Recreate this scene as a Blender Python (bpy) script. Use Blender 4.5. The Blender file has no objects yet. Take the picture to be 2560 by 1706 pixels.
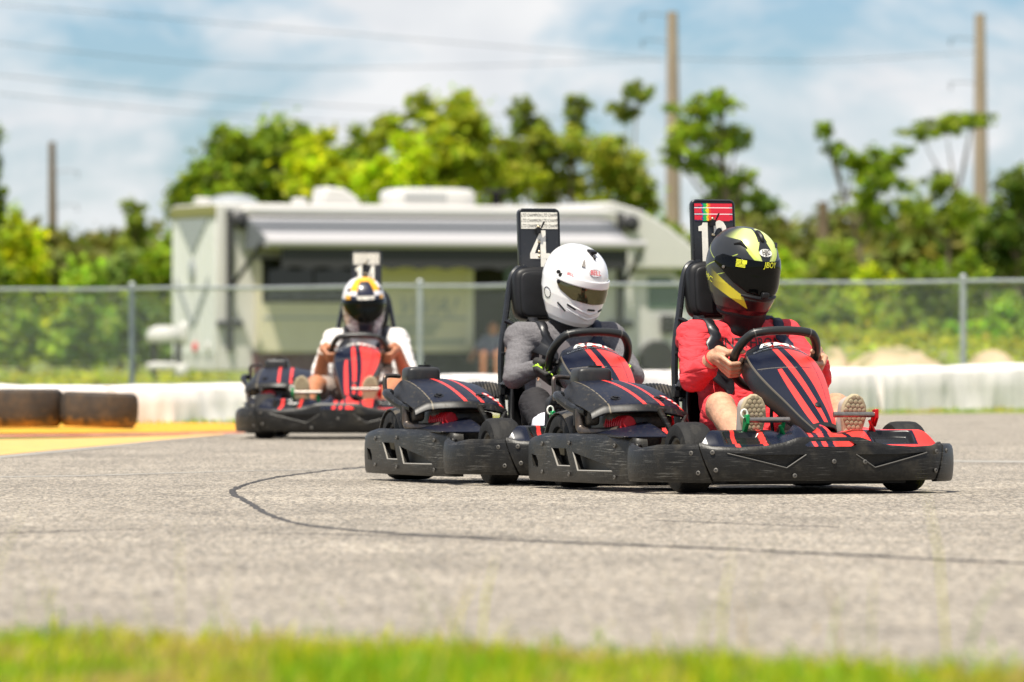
import bpy, bmesh, math, random
import numpy as np
from mathutils import Vector, Matrix, noise
from mathutils.bvhtree import BVHTree
R = math.radians
random.seed(7); rng = np.random.default_rng(7)
scene = bpy.context.scene
COL = scene.collection

# ------------------------------------------------------------------ camera, sky, sun, exposure
FPX, CAMH, HORIZON = 17000.0, 0.5, 888.0
cam_d = bpy.data.cameras.new('camera'); cam = bpy.data.objects.new('camera', cam_d); COL.objects.link(cam)
cam.location = (0, 0, CAMH)
cam.rotation_euler = (R(90) + math.atan((HORIZON - 853) / FPX), 0, 0)
cam_d.sensor_width = 36; cam_d.lens = 36 * FPX / 2560
cam_d.clip_start = 0.2; cam_d.clip_end = 3000
cam_d.dof.use_dof = True; cam_d.dof.focus_distance = 24.6; cam_d.dof.aperture_fstop = 6.0
scene.camera = cam

SUN = Vector((-0.17, -0.36, 0.92)).normalized()
w = bpy.data.worlds.new('World'); scene.world = w; w.use_nodes = True
nt = w.node_tree; nt.nodes.clear()
def N(nt, t, **kw):
    n = nt.nodes.new(t)
    for k, v in kw.items():
        if k in n.inputs: n.inputs[k].default_value = v
        else: setattr(n, k, v)
    return n
L = lambda nt, a, b: nt.links.new(a, b)
sky = N(nt, 'ShaderNodeTexSky', sky_type='NISHITA', sun_disc=False, sun_elevation=math.asin(SUN.z),
        sun_rotation=math.atan2(SUN.x, SUN.y), air_density=1.0, dust_density=0.3, ozone_density=4.0)
tc = N(nt, 'ShaderNodeTexCoord')
mp = N(nt, 'ShaderNodeMapping'); mp.inputs['Scale'].default_value = (1, 1, 1.7); mp.inputs['Location'].default_value = (3.62, 1.75, 0.33)
L(nt, tc.outputs['Generated'], mp.inputs['Vector'])
n1 = N(nt, 'ShaderNodeTexNoise', Scale=24.0, Detail=8.0, Roughness=0.56, Distortion=0.4)
L(nt, mp.outputs[0], n1.inputs['Vector'])
cr = N(nt, 'ShaderNodeValToRGB'); cr.color_ramp.elements[0].position = 0.40; cr.color_ramp.elements[1].position = 0.58
L(nt, n1.outputs['Fac'], cr.inputs[0])
n2 = N(nt, 'ShaderNodeTexNoise', Scale=50.0, Detail=4.0)
L(nt, mp.outputs[0], n2.inputs['Vector'])
cc = N(nt, 'ShaderNodeMix', data_type='RGBA'); cc.inputs['A'].default_value = (6.5, 6.9, 7.4, 1); cc.inputs['B'].default_value = (9.8, 9.7, 9.6, 1)
L(nt, n2.outputs['Fac'], cc.inputs['Factor'])
tint = N(nt, 'ShaderNodeMix', data_type='RGBA', blend_type='MULTIPLY'); tint.inputs['Factor'].default_value = 1
tint.inputs['B'].default_value = (0.70, 0.86, 1.08, 1); L(nt, sky.outputs[0], tint.inputs['A'])
mx = N(nt, 'ShaderNodeMix', data_type='RGBA')
L(nt, cr.outputs['Color'], mx.inputs['Factor']); L(nt, tint.outputs['Result'], mx.inputs['A']); L(nt, cc.outputs['Result'], mx.inputs['B'])
bg = N(nt, 'ShaderNodeBackground', Strength=0.07); L(nt, mx.outputs['Result'], bg.inputs['Color'])
L(nt, bg.outputs[0], N(nt, 'ShaderNodeOutputWorld').inputs['Surface'])

sun_d = bpy.data.lights.new('sun', 'SUN'); sun_d.energy = 4.8; sun_d.angle = R(0.53); sun_d.color = (1.0, 0.935, 0.82)
sun = bpy.data.objects.new('sun', sun_d); COL.objects.link(sun); sun.rotation_euler = SUN.to_track_quat('Z', 'Y').to_euler(); sun.location = (0, 0, 30)
scene.view_settings.view_transform = 'Standard'; scene.view_settings.look = 'None'
scene.view_settings.exposure = 0.60; scene.view_settings.gamma = 1
scene.cycles.use_denoising = True; scene.cycles.max_bounces = 6

# ------------------------------------------------------------------ helpers
def wp(px, py, Y): return Vector(((px - 1280) / FPX * Y, Y, CAMH - (py - HORIZON) / FPX * Y))
def rise(y):                                        # the track climbs a few centimetres behind the two leading karts
    t = max(0, min(1, (y - 28.5) / 8.0)); return .022 * t * t * (3 - 2 * t)
def gp(px, py):
    Y = CAMH * FPX / (py - HORIZON)
    for _ in range(20): Y = .5 * Y + .5 * (CAMH - rise(Y)) * FPX / (py - HORIZON)
    return Vector(((px - 1280) / FPX * Y, Y, 0))

def pmat(name, base=(.5, .5, .5), rough=.5, metal=0., attr=None, var=.0, vscale=8., dust=None, bump=0., bscale=60., coat=0.,
         scratch=0., spec=.5, trans=0., sss=0., stretch=(1, 1, 1), crease=0., detail=5.):
    m = bpy.data.materials.new(name); m.use_nodes = True
    nt = m.node_tree; b = nt.nodes['Principled BSDF']
    b.inputs['Roughness'].default_value = rough; b.inputs['Metallic'].default_value = metal
    b.inputs['Coat Weight'].default_value = coat; b.inputs['Coat Roughness'].default_value = .08
    b.inputs['Specular IOR Level'].default_value = spec
    b.inputs['Transmission Weight'].default_value = trans
    if sss: b.inputs['Subsurface Weight'].default_value = sss; b.inputs['Subsurface Radius'].default_value = (.012, .005, .003)
    tc = N(nt, 'ShaderNodeTexCoord'); mp = N(nt, 'ShaderNodeMapping'); mp.inputs['Scale'].default_value = stretch
    L(nt, tc.outputs['Object'], mp.inputs['Vector'])
    if attr: col = N(nt, 'ShaderNodeAttribute', attribute_name=attr).outputs['Color']
    else:
        rgb = N(nt, 'ShaderNodeRGB'); rgb.outputs[0].default_value = (*base, 1); col = rgb.outputs[0]
    def noise_fac(scale, lo, hi, det=detail):
        n = N(nt, 'ShaderNodeTexNoise', Scale=scale, Detail=det, Roughness=.6); L(nt, mp.outputs[0], n.inputs['Vector'])
        r = N(nt, 'ShaderNodeMapRange'); r.inputs['From Min'].default_value = lo; r.inputs['From Max'].default_value = hi
        L(nt, n.outputs['Fac'], r.inputs['Value']); return r.outputs['Result']
    if var:
        f = noise_fac(vscale, .3, .7)
        r = N(nt, 'ShaderNodeMapRange'); r.inputs['To Min'].default_value = 1 - var; r.inputs['To Max'].default_value = 1 + var; L(nt, f, r.inputs['Value'])
        mm = N(nt, 'ShaderNodeMix', data_type='RGBA', blend_type='MULTIPLY'); mm.inputs['Factor'].default_value = 1
        L(nt, col, mm.inputs['A']); L(nt, r.outputs['Result'], mm.inputs['B']); col = mm.outputs['Result']
    rsock = None
    if dust:
        dc, lo, hi, amt, ds = dust
        f = noise_fac(ds, lo, hi, 8)
        am = N(nt, 'ShaderNodeMath', operation='MULTIPLY'); am.inputs[1].default_value = amt; L(nt, f, am.inputs[0])
        mm = N(nt, 'ShaderNodeMix', data_type='RGBA'); mm.inputs['B'].default_value = (*dc, 1)
        L(nt, am.outputs[0], mm.inputs['Factor']); L(nt, col, mm.inputs['A']); col = mm.outputs['Result']
        rr = N(nt, 'ShaderNodeMapRange'); rr.inputs['To Min'].default_value = rough; rr.inputs['To Max'].default_value = min(1, rough + .4)
        L(nt, am.outputs[0], rr.inputs['Value']); L(nt, rr.outputs['Result'], b.inputs['Roughness'])
    if scratch:
        mp2 = N(nt, 'ShaderNodeMapping'); mp2.inputs['Scale'].default_value = (6, 6, 170); L(nt, tc.outputs['Object'], mp2.inputs['Vector'])
        n = N(nt, 'ShaderNodeTexNoise', Scale=1.6, Detail=6., Roughness=.7); L(nt, mp2.outputs[0], n.inputs['Vector'])
        r = N(nt, 'ShaderNodeMapRange'); r.inputs['From Min'].default_value = .55; r.inputs['From Max'].default_value = .8; r.inputs['To Max'].default_value = scratch * 2.2
        L(nt, n.outputs['Fac'], r.inputs['Value'])
        pf = noise_fac(5., .42, .72); pm = N(nt, 'ShaderNodeMath', operation='MULTIPLY', use_clamp=True); L(nt, r.outputs['Result'], pm.inputs[0]); L(nt, pf, pm.inputs[1]); r = pm
        mm = N(nt, 'ShaderNodeMix', data_type='RGBA'); mm.inputs['B'].default_value = (.34, .33, .3, 1)
        L(nt, r.outputs[0], mm.inputs['Factor']); L(nt, col, mm.inputs['A']); col = mm.outputs['Result']
    L(nt, col, b.inputs['Base Color'])
    if crease:
        mc = N(nt, 'ShaderNodeMapping'); mc.inputs['Scale'].default_value = (1, 1, 2.4); mc.inputs['Rotation'].default_value = (.5, .35, 0); L(nt, tc.outputs['Object'], mc.inputs['Vector'])
        hs = []
        for sc in (5.5, 13.):
            n = N(nt, 'ShaderNodeTexNoise', Scale=sc, Detail=1.5, Distortion=.8); L(nt, mc.outputs[0], n.inputs['Vector'])
            a1 = N(nt, 'ShaderNodeMath', operation='SUBTRACT'); a1.inputs[1].default_value = .5; L(nt, n.outputs['Fac'], a1.inputs[0])
            a2 = N(nt, 'ShaderNodeMath', operation='ABSOLUTE'); L(nt, a1.outputs[0], a2.inputs[0]); a3 = N(nt, 'ShaderNodeMath', operation='POWER'); a3.inputs[1].default_value = .6; L(nt, a2.outputs[0], a3.inputs[0]); hs.append(a3.outputs[0])
        ad = N(nt, 'ShaderNodeMath', operation='MULTIPLY_ADD'); ad.inputs[1].default_value = .4; L(nt, hs[1], ad.inputs[0]); L(nt, hs[0], ad.inputs[2])
        bp = N(nt, 'ShaderNodeBump', Strength=crease, Distance=.03); L(nt, ad.outputs[0], bp.inputs['Height']); L(nt, bp.outputs[0], b.inputs['Normal'])
    if bump:
        n = N(nt, 'ShaderNodeTexNoise', Scale=bscale, Detail=5.); L(nt, mp.outputs[0], n.inputs['Vector'])
        bp = N(nt, 'ShaderNodeBump', Strength=bump, Distance=.01); L(nt, n.outputs['Fac'], bp.inputs['Height']); L(nt, bp.outputs[0], b.inputs['Normal'])
    return m

class MB:
    def __init__(s): s.v = []; s.f = []; s.mi = []; s.cur = 0
    def add(s, vs, fs):
        o = len(s.v); s.v += [tuple(x) for x in vs]; s.f += [tuple(i + o for i in f) for f in fs]; s.mi += [s.cur] * len(fs); return s
    def box(s, c, d, rot=None):
        x, y, z = [k / 2 for k in d]; vs = [Vector((sx * x, sy * y, sz * z)) for sx in (-1, 1) for sy in (-1, 1) for sz in (-1, 1)]
        if rot is not None: vs = [rot @ v for v in vs]
        vs = [v + Vector(c) for v in vs]
        return s.add(vs, [(0, 1, 3, 2), (4, 6, 7, 5), (0, 4, 5, 1), (2, 3, 7, 6), (0, 2, 6, 4), (1, 5, 7, 3)])
    def tube(s, pts, r, n=8, closed=False, cap=True):
        pts = [Vector(p) for p in pts]; m = len(pts); rs = r if hasattr(r, '__len__') else [r] * m
        T = []
        for i in range(m):
            a = pts[(i - 1) % m] if (closed or i > 0) else pts[i]; b = pts[(i + 1) % m] if (closed or i < m - 1) else pts[i]
            T.append((b - a).normalized())
        up = Vector((0, 0, 1)) if abs(T[0].z) < .9 else Vector((1, 0, 0))
        e1 = T[0].cross(up).normalized(); vs = []
        for i in range(m):
            e1 = (e1 - T[i] * e1.dot(T[i])).normalized(); e2 = T[i].cross(e1)
            vs += [pts[i] + (e1 * math.cos(2 * math.pi * k / n) + e2 * math.sin(2 * math.pi * k / n)) * rs[i] for k in range(n)]
        fs = []
        for i in range(m if closed else m - 1):
            j = (i + 1) % m
            fs += [(i * n + k, i * n + (k + 1) % n, j * n + (k + 1) % n, j * n + k) for k in range(n)]
        if cap and not closed: fs += [tuple(range(n))[::-1], tuple((m - 1) * n + k for k in range(n))]
        return s.add(vs, fs)
    def cyl(s, p0, p1, r0, r1=None, n=14): return s.tube([p0, p1], [r0, r0 if r1 is None else r1], n)
    def lathe(s, prof, o, axis, n=32, cap=True):
        ax = Vector(axis).normalized(); e1 = ax.orthogonal().normalized(); e2 = ax.cross(e1); o = Vector(o); vs = []
        for (r, h) in prof: vs += [o + ax * h + (e1 * math.cos(2 * math.pi * k / n) + e2 * math.sin(2 * math.pi * k / n)) * r for k in range(n)]
        m = len(prof); fs = [(i * n + k, i * n + (k + 1) % n, (i + 1) * n + (k + 1) % n, (i + 1) * n + k) for i in range(m - 1) for k in range(n)]
        if cap: fs += [tuple(range(n))[::-1], tuple((m - 1) * n + k for k in range(n))]
        return s.add(vs, fs)
    def grid(s, fn, nu, nv, closeu=False):
        vs = [fn(i / (nu if closeu else nu - 1), j / (nv - 1)) for i in range(nu) for j in range(nv)]
        fs = [(i * nv + j, ((i + 1) % nu) * nv + j, ((i + 1) % nu) * nv + j + 1, i * nv + j + 1) for i in range(nu if closeu else nu - 1) for j in range(nv - 1)]
        return s.add(vs, fs)
    def prism(s, poly, ext):
        n = len(poly); a = [Vector(p) for p in poly]; e = Vector(ext)
        return s.add(a + [p + e for p in a], [tuple(range(n))[::-1], tuple(range(n, 2 * n))] + [(i, (i + 1) % n, n + (i + 1) % n, n + i) for i in range(n)])
    def ell(s, c, r, nu=16, nv=10, rot=None):
        c = Vector(c); rot = rot or Matrix.Identity(3)
        def f(u, v):
            a = 2 * math.pi * u; b = math.pi * (v - .5) * .998
            return c + rot @ Vector((r[0] * math.cos(a) * math.cos(b), r[1] * math.sin(a) * math.cos(b), r[2] * math.sin(b)))
        return s.grid(f, nu, nv, True)
    def mesh(s, name='m'):
        me = bpy.data.meshes.new(name); me.from_pydata(s.v, [], s.f); me.update(); return me
    def build(s, name, mats, parent=None, smooth=35, bevel=0, thick=0, fixn=True, subsurf=0):
        me = s.mesh(name)
        if fixn:
            bm = bmesh.new(); bm.from_mesh(me); bmesh.ops.recalc_face_normals(bm, faces=bm.faces); bm.to_mesh(me); bm.free()
        mats = mats if isinstance(mats, (list, tuple)) else [mats]
        for m in mats: me.materials.append(m)
        if any(s.mi): me.polygons.foreach_set('material_index', s.mi)
        o = mobj(name, me, parent, smooth)
        if thick: md = o.modifiers.new('t', 'SOLIDIFY'); md.thickness = thick; md.offset = -1
        if subsurf: md = o.modifiers.new('s', 'SUBSURF'); md.levels = md.render_levels = subsurf
        if bevel: md = o.modifiers.new('b', 'BEVEL'); md.width = bevel; md.segments = 2; md.limit_method = 'ANGLE'; md.angle_limit = R(40)
        return o

def mobj(name, me, parent=None, smooth=35):
    if smooth:
        me.polygons.foreach_set('use_smooth', [True] * len(me.polygons)); me.set_sharp_from_angle(angle=R(smooth))
    o = bpy.data.objects.new(name, me); COL.objects.link(o)
    if parent: o.parent = parent
    return o
def tag(o, label=None, cat=None, group=None, kind=None):
    for k, v in (('label', label), ('category', cat), ('group', group), ('kind', kind)):
        if v: o[k] = v
    return o
def empty(name, loc=(0, 0, 0), rz=0):
    e = bpy.data.objects.new(name, None); COL.objects.link(e); e.location = loc; e.rotation_euler = (0, 0, rz); e.empty_display_size = .2; return e
def copy_tree(o, parent=None):
    c = o.copy(); COL.objects.link(c); c.parent = parent
    for ch in list(o.children): copy_tree(ch, c)
    return c
def bake(o):
    dg = bpy.context.evaluated_depsgraph_get(); me = bpy.data.meshes.new_from_object(o.evaluated_get(dg)); old = o.data
    o.modifiers.clear(); o.data = me; bpy.data.meshes.remove(old); return o
def catmull(pts, n=8, closed=False):
    pts = [Vector(p) for p in pts]; m = len(pts); out = []
    for i in range(m if closed else m - 1):
        g = lambda k: pts[k % m] if closed else pts[max(0, min(m - 1, k))]
        p0, p1, p2, p3 = g(i - 1), g(i), g(i + 1), g(i + 2)
        for k in range(n):
            t = k / n
            out.append(.5 * (2 * p1 + (p2 - p0) * t + (2 * p0 - 5 * p1 + 4 * p2 - p3) * t * t + (3 * p1 - p0 - 3 * p2 + p3) * t ** 3))
    if not closed: out.append(pts[-1])
    return out
def interp(x, xs, ys): return float(np.interp(x, xs, ys))
def sstep(a, b, x):
    t = max(0, min(1, (x - a) / (b - a))); return t * t * (3 - 2 * t)
def set_colors(o, fn):
    me = o.data; a = me.color_attributes.new('Col', 'FLOAT_COLOR', 'POINT')
    buf = np.ones((len(me.vertices), 4), dtype=np.float32)
    for i, v in enumerate(me.vertices): buf[i, :3] = fn(v.co)
    a.data.foreach_set('color', buf.ravel())
def grid_colors(o, cols):
    a = o.data.color_attributes.new('Col', 'FLOAT_COLOR', 'POINT'); b = np.ones((len(cols), 4), dtype=np.float32); b[:, :3] = cols; a.data.foreach_set('color', b.ravel())
def text_geo(body, size=1., bold=0., shear=0., split=0, spacing=1.):
    cu = bpy.data.curves.new('t', 'FONT'); cu.body = body; cu.size = size; cu.align_x = 'CENTER'; cu.align_y = 'CENTER'; cu.offset = bold * size; cu.shear = shear; cu.resolution_u = 3
    cu.space_character = spacing
    o = bpy.data.objects.new('t', cu); COL.objects.link(o)
    dg = bpy.context.evaluated_depsgraph_get(); me = bpy.data.meshes.new_from_object(o.evaluated_get(dg))
    bm = bmesh.new(); bm.from_mesh(me); bmesh.ops.triangulate(bm, faces=bm.faces)
    for _ in range(3):
        if not split: break
        es = [e for e in bm.edges if e.calc_length() > split]
        if not es: break
        bmesh.ops.subdivide_edges(bm, edges=es, cuts=1); bmesh.ops.triangulate(bm, faces=bm.faces)
    bm.verts.index_update(); vs = [v.co.copy() for v in bm.verts]; fs = [tuple(v.index for v in f.verts) for f in bm.faces]
    bm.free(); bpy.data.meshes.remove(me); bpy.data.objects.remove(o); bpy.data.curves.remove(cu)
    return vs, fs
def text_obj(name, body, size, fn, mat, parent, **kw):
    vs, fs = text_geo(body, size, **kw); mb = MB(); mb.add([fn(v.x, v.y) for v in vs], fs)
    return mb.build(name, mat, parent, smooth=0, fixn=False)
def ray_down_fn(bvh, o, d):
    h = bvh.ray_cast(Vector(o), Vector(d)); return (h[0], h[1]) if h[0] is not None else (None, None)
def cut(o, cutters):
    """real recesses and openings: subtract closed cutter shapes from a shell"""
    mb = MB()
    for c in cutters: mb.add(c.v, c.f)
    c = mb.build('cutter', M['plastic'], smooth=0)
    md = o.modifiers.new('c', 'BOOLEAN'); md.operation = 'DIFFERENCE'; md.object = c; md.solver = 'EXACT'
    bake(o); bpy.data.objects.remove(c); return o

# ------------------------------------------------------------------ materials
M = {}
DUST = (.26, .21, .14)
M['plastic'] = pmat('scuffed black plastic', (.010, .0095, .0085), .40, var=.3, vscale=30, dust=((.15, .128, .09), .5, .85, .42, 9), scratch=.6, bump=.12, bscale=120, spec=.3)
M['seam_lip_highlight'] = pmat('grip seam and painted lip highlight', (.11, .105, .095), .42)  # grey of the grip seams, and of the highlight painted on recess lips
M['lit_edge'] = pmat('painted lit edge', (.30, .28, .245), .4)  # pale colour paints the sunlit edge of the pod windows
M['bolt'] = pmat('dull bolt head', (.15, .14, .125), .5, .6)
M['black'] = pmat('satin black', (.009, .009, .010), .45, var=.2, vscale=20, spec=.3)
M['frame'] = pmat('black powder coat', (.014, .015, .017), .27, var=.2, vscale=30, dust=(DUST, .62, .9, .3, 20))
M['dusty'] = pmat('dusty black plastic', (.02, .02, .02), .42, dust=(DUST, .45, .75, .55, 14), bump=.1)
M['livery'] = pmat('printed vinyl', attr='Col', rough=.26, coat=.0, spec=.35, dust=(DUST, .66, .9, .16, 40), bump=.04, bscale=9)
M['livery_dusty'] = pmat('dusty printed vinyl', attr='Col', rough=.40, coat=.0, spec=.28, dust=((.20, .165, .11), .55, .80, .38, 75), bump=.05, bscale=30)
M['rubber'] = pmat('tyre rubber', (.012, .0115, .011), .7, spec=.3, var=.25, vscale=30, dust=((.16, .14, .11), .5, .8, .4, 12), bump=.2, bscale=90)
M['rim'] = pmat('cast alloy', (.30, .28, .25), .4, .8, dust=(DUST, .5, .7, .6, 30))
M['steel'] = pmat('bare steel', (.26, .235, .21), .38, .9, var=.25, vscale=40)
M['brass'] = pmat('brushed alloy', (.55, .45, .30), .3, .9, var=.3, vscale=30)
M['exhaust'] = pmat('heat stained steel', (.10, .085, .075), .38, .8, var=.4, vscale=25, dust=((.20, .11, .06), .5, .8, .5, 18))
M['red_metal'] = pmat('red engine paint', (.55, .012, .02), .4, var=.2, vscale=40, dust=((.1, .02, .02), .5, .8, .5, 20))
M['green_metal'] = pmat('green anodised', (.01, .32, .09), .3, .6)
M['red_anod'] = pmat('red anodised', (.6, .01, .015), .3, .5)
M['white_print'] = pmat('white print', (.80, .78, .72), .45)
M['plate_white'] = pmat('worn white sticker', (.74, .71, .63), .5, var=.08, vscale=60)
M['plate'] = pmat('black plate', (.018, .019, .022), .35, dust=((.2, .18, .15), .65, .85, .35, 40))
M['ink'] = pmat('dark ink', (.04, .035, .03), .5)
M['grip'] = pmat('rim grip', (.015, .016, .015), .35, bump=.1, bscale=150)
M['strap'] = pmat('harness webbing', (.012, .012, .014), .38)
M['tank'] = pmat('black fuel tank', (.017, .017, .017), .42, dust=((.16, .13, .09), .55, .85, .35, 10))
M['backing'] = pmat('dusty inner panel', (.10, .092, .07), .6, var=.3, vscale=12)
M['belt_blue'] = pmat('navy webbing pad', (.008, .012, .035), .6, bump=.25, bscale=300)
M['skin'] = pmat('skin', (.52, .285, .175), .5, var=.22, vscale=30, sss=.10, bump=.22, bscale=150)
M['skin_tan'] = pmat('tanned skin', (.46, .19, .095), .45, var=.14, vscale=16, sss=.1)
M['visor'] = pmat('smoked visor', (.002, .0024, .0024), .06, spec=.18)
M['visor_m'] = pmat('mirrored visor', (.11, .10, .055), .10, .8, spec=.5)
M['helmet_white'] = pmat('white helmet paint', (.80, .79, .79), .18, coat=.6)
M['helmet'] = pmat('helmet paint', attr='Col', rough=.33, coat=.25)
M['red_cotton'] = pmat('red cotton', (.69, .040, .050), .88, var=.08, vscale=10, crease=.55)
M['grey_knit'] = pmat('heather grey knit', (.135, .128, .134), .92, var=.30, vscale=150, crease=.22)
M['grey_panel'] = pmat('grey jersey panel', (.13, .115, .122), .9, var=.08, vscale=10, bump=.3, bscale=14)
M['black_cotton'] = pmat('black leggings', (.022, .020, .021), .75, spec=.25, var=.1, vscale=20, crease=.3)
M['white_cotton'] = pmat('white cotton', (.74, .71, .68), .9, crease=.5)
M['khaki'] = pmat('khaki shorts', (.33, .26, .22), .9, bump=.4, bscale=20)
M['sock'] = pmat('white sock', (.72, .70, .76), .9)
M['sole'] = pmat('gum sole', (.40, .33, .21), .8, dust=((.2, .15, .09), .5, .75, .7, 30))
M['shoe'] = pmat('canvas shoe', (.35, .31, .28), .9)
M['shoe_black'] = pmat('black shoe', (.02, .02, .022), .7)
M['glove'] = pmat('black glove', (.02, .018, .016), .7, bump=.3, bscale=80)
M['neon'] = pmat('neon piping', (.50, .80, .05), .6)
M['orange'] = pmat('orange cloth tag', (.9, .33, .02), .7)
M['text_red'] = pmat('red lettering', (.70, .02, .03), .4)
M['text_black'] = pmat('black lettering', (.02, .02, .02), .6)
M['text_neon'] = pmat('yellow lettering', (.70, .72, .03), .5)
NAVY, RED, BLK, TAN, PINK = (.004, .0062, .017), (.76, .046, .038), (.010, .010, .0105), (.30, .25, .17), (.78, .045, .11)
# ------------------------------------------------------------------ go-kart (local frame: x forward, y to the driver's left, z up)
CY = 0.07                                           # seat, wheel and fairing sit left of the chassis centre line
def resample(path, n):
    d = [0.]
    for a, b in zip(path[:-1], path[1:]): d.append(d[-1] + (b - a).length)
    ts = np.linspace(0, d[-1], n); xs = np.interp(ts, d, [p.x for p in path]); ys = np.interp(ts, d, [p.y for p in path])
    return [Vector((x, y)) for x, y in zip(xs, ys)], d[-1]
class Wall:
    """a curved plastic wall: outline in plan, height profile, real thickness and rounded rim"""
    def __init__(s, pts, thick=.026):
        p = catmull([Vector((x, y, 0)) for x, y in pts], 10); s.path, s.len = resample([Vector((q.x, q.y)) for q in p], 400); s.T = thick
    def at(s, t, d=0.):
        f = max(0, min(1, t)) * 399; i = min(398, int(f)); a = s.path[i].lerp(s.path[i + 1], f - i)
        tg = (s.path[min(399, i + 3)] - s.path[max(0, i - 2)]).normalized(); n = Vector((tg.y, -tg.x)); return a - n * d, n
    def t_of_y(s, y): return min(range(400), key=lambda i: abs(s.path[i].y - y)) / 399
    def build(s, t0, t1, zb, zt, n=80, bow=.006, off=0.):
        T = s.T; prof = [(.004, 0), (0, .07), (0, .25), (0, .45), (0, .65), (0, .85), (.002, .94), (.009, 1.0), (T - .007, 1.0), (T, .93), (T, .5), (T, .06), (T - .004, 0)]
        mb = MB(); m = len(prof); vs = []
        for i in range(n):
            for d, zf in prof:
                t = t0(zf) + (t1(zf) - t0(zf)) * i / (n - 1); z = zb(t) + (zt(t) - zb(t)) * zf
                q, _ = s.at(t, d - off - bow * math.sin(math.pi * zf) * (1 if d < .01 else .6)); vs.append((q.x, q.y, z))
        fs = [(i * m + k, i * m + (k + 1) % m, (i + 1) * m + (k + 1) % m, (i + 1) * m + k) for i in range(n - 1) for k in range(m)]
        fs += [tuple(range(m))[::-1], tuple((n - 1) * m + k for k in range(m))]
        return mb.add(vs, fs)
    def cutter(s, tz, depth, off=.012):
        """prism over a (t, z) outline, reaching depth into the wall from outside"""
        a = []; b = []
        for t, z in tz:
            q, _ = s.at(t, -off); a.append((q.x, q.y, z)); q, _ = s.at(t, depth); b.append((q.x, q.y, z))
        mb = MB(); k = len(a); return mb.add(a + b, [tuple(range(k))[::-1], tuple(range(k, 2 * k))] + [(i, (i + 1) % k, k + (i + 1) % k, k + i) for i in range(k)])
def mirror_y(mb):
    m2 = MB(); m2.add([(x, -y, z) for x, y, z in mb.v], mb.f); return m2

def face_out(o):
    '''open printed shells: make the printed side the upper / forward one'''
    if sum((p.normal.z + p.normal.x * .5) * p.area for p in o.data.polygons) < 0: o.data.flip_normals()
def rbox(mb, c, d, e=4., rot=None, nu=28, nv=15):
    """box with generously rounded edges (superellipsoid)"""
    c = Vector(c); rot = rot or Matrix.Identity(3)
    sg = lambda w, k: math.copysign(abs(w) ** k, w)
    def f(u, v):
        a = 2 * math.pi * u; b = math.pi * (v - .5) * .999; k = 2 / e
        return c + rot @ Vector((d[0] / 2 * sg(math.cos(a), k) * sg(math.cos(b), k), d[1] / 2 * sg(math.sin(a), k) * sg(math.cos(b), k), d[2] / 2 * sg(math.sin(b), k)))
    return mb.grid(f, nu, nv, True)

FRONT = Wall([(.35, -.53), (.325, -.55), (.335, -.58), (.40, -.595), (.50, -.588), (.62, -.55), (.73, -.475), (.79, -.39), (.82, -.24), (.83, 0),
              (.82, .24), (.79, .39), (.73, .475), (.62, .55), (.50, .588), (.40, .595), (.335, .58), (.325, .55), (.35, .53)])
SIDE = Wall([(-.77, -.46), (-.77, -.54), (-.745, -.585), (-.68, -.605), (-.45, -.612), (-.2, -.605), (.05, -.588), (.25, -.555), (.29, -.54), (.30, -.50)])
FAIR_P = catmull([(.065, 0, .542), (.105, 0, .538), (.175, 0, .513), (.265, 0, .466), (.36, 0, .408), (.45, 0, .348), (.54, 0, .288), (.61, 0, .238)], 12)
FAIR_W = [.080, .112, .128, .128, .112, .088, .066, .042]
FAIR_WS = [p_.x for p_ in catmull([(w_, 0, 0) for w_ in FAIR_W], 10)]; FAIR_T = np.linspace(0, 1, len(FAIR_WS))
def fair(un, v, off=0.):
    """fairing surface: un in -1..1 across the printed face, beyond that the side skirt"""
    f = max(0, min(1, v)) * (len(FAIR_P) - 1); i = min(len(FAIR_P) - 2, int(f)); C = FAIR_P[i].lerp(FAIR_P[i + 1], f - i)
    T = (FAIR_P[min(len(FAIR_P) - 1, i + 3)] - FAIR_P[max(0, i - 2)]).normalized(); n = Vector((-T.z, 0, T.x))
    if n.x + n.z < 0: n = -n
    hw = interp(v, FAIR_T, FAIR_WS)
    a = max(-1, min(1, un)); k = max(0, abs(un) - 1)
    q = C + Vector((0, hw * a + CY, 0)) - n * (.30 * hw * a * a - off)
    if k > 0:
        sk = interp(v, [0, .15, .5, .8, 1], [.035, .075, .085, .07, .05]); sgn = math.copysign(1, un)
        q += Vector((0, sgn * .010 * math.sin(min(1, k * 4) * math.pi / 2), 0)) - n * sk * k / .25 * .9
    return q
def fair_col(un, v):
    if abs(un) > 1.02: return BLK
    if abs(un) > .99: return (.12, .105, .08)
    if v > .945: return BLK
    if v < .03: return BLK
    L_ = lambda a, b: a + (b - a) * (v - .15) / .75
    if abs(v - (.47 - .06 * un * un)) < .0035 and -.95 < un < .60: return (.10, .09, .075) if un < .1 else NAVY
    if un > .66 + .1 * v and abs(un - .66 - .1 * v) < .025: return NAVY
    if L_(-.34, .0) < un < L_(-.20, .28): return RED
    if un > L_(-.02, .62): return RED
    if v > .47 and L_(-.314, -.75) < un < L_(-.38, -.38): return RED
    return NAVY

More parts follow.
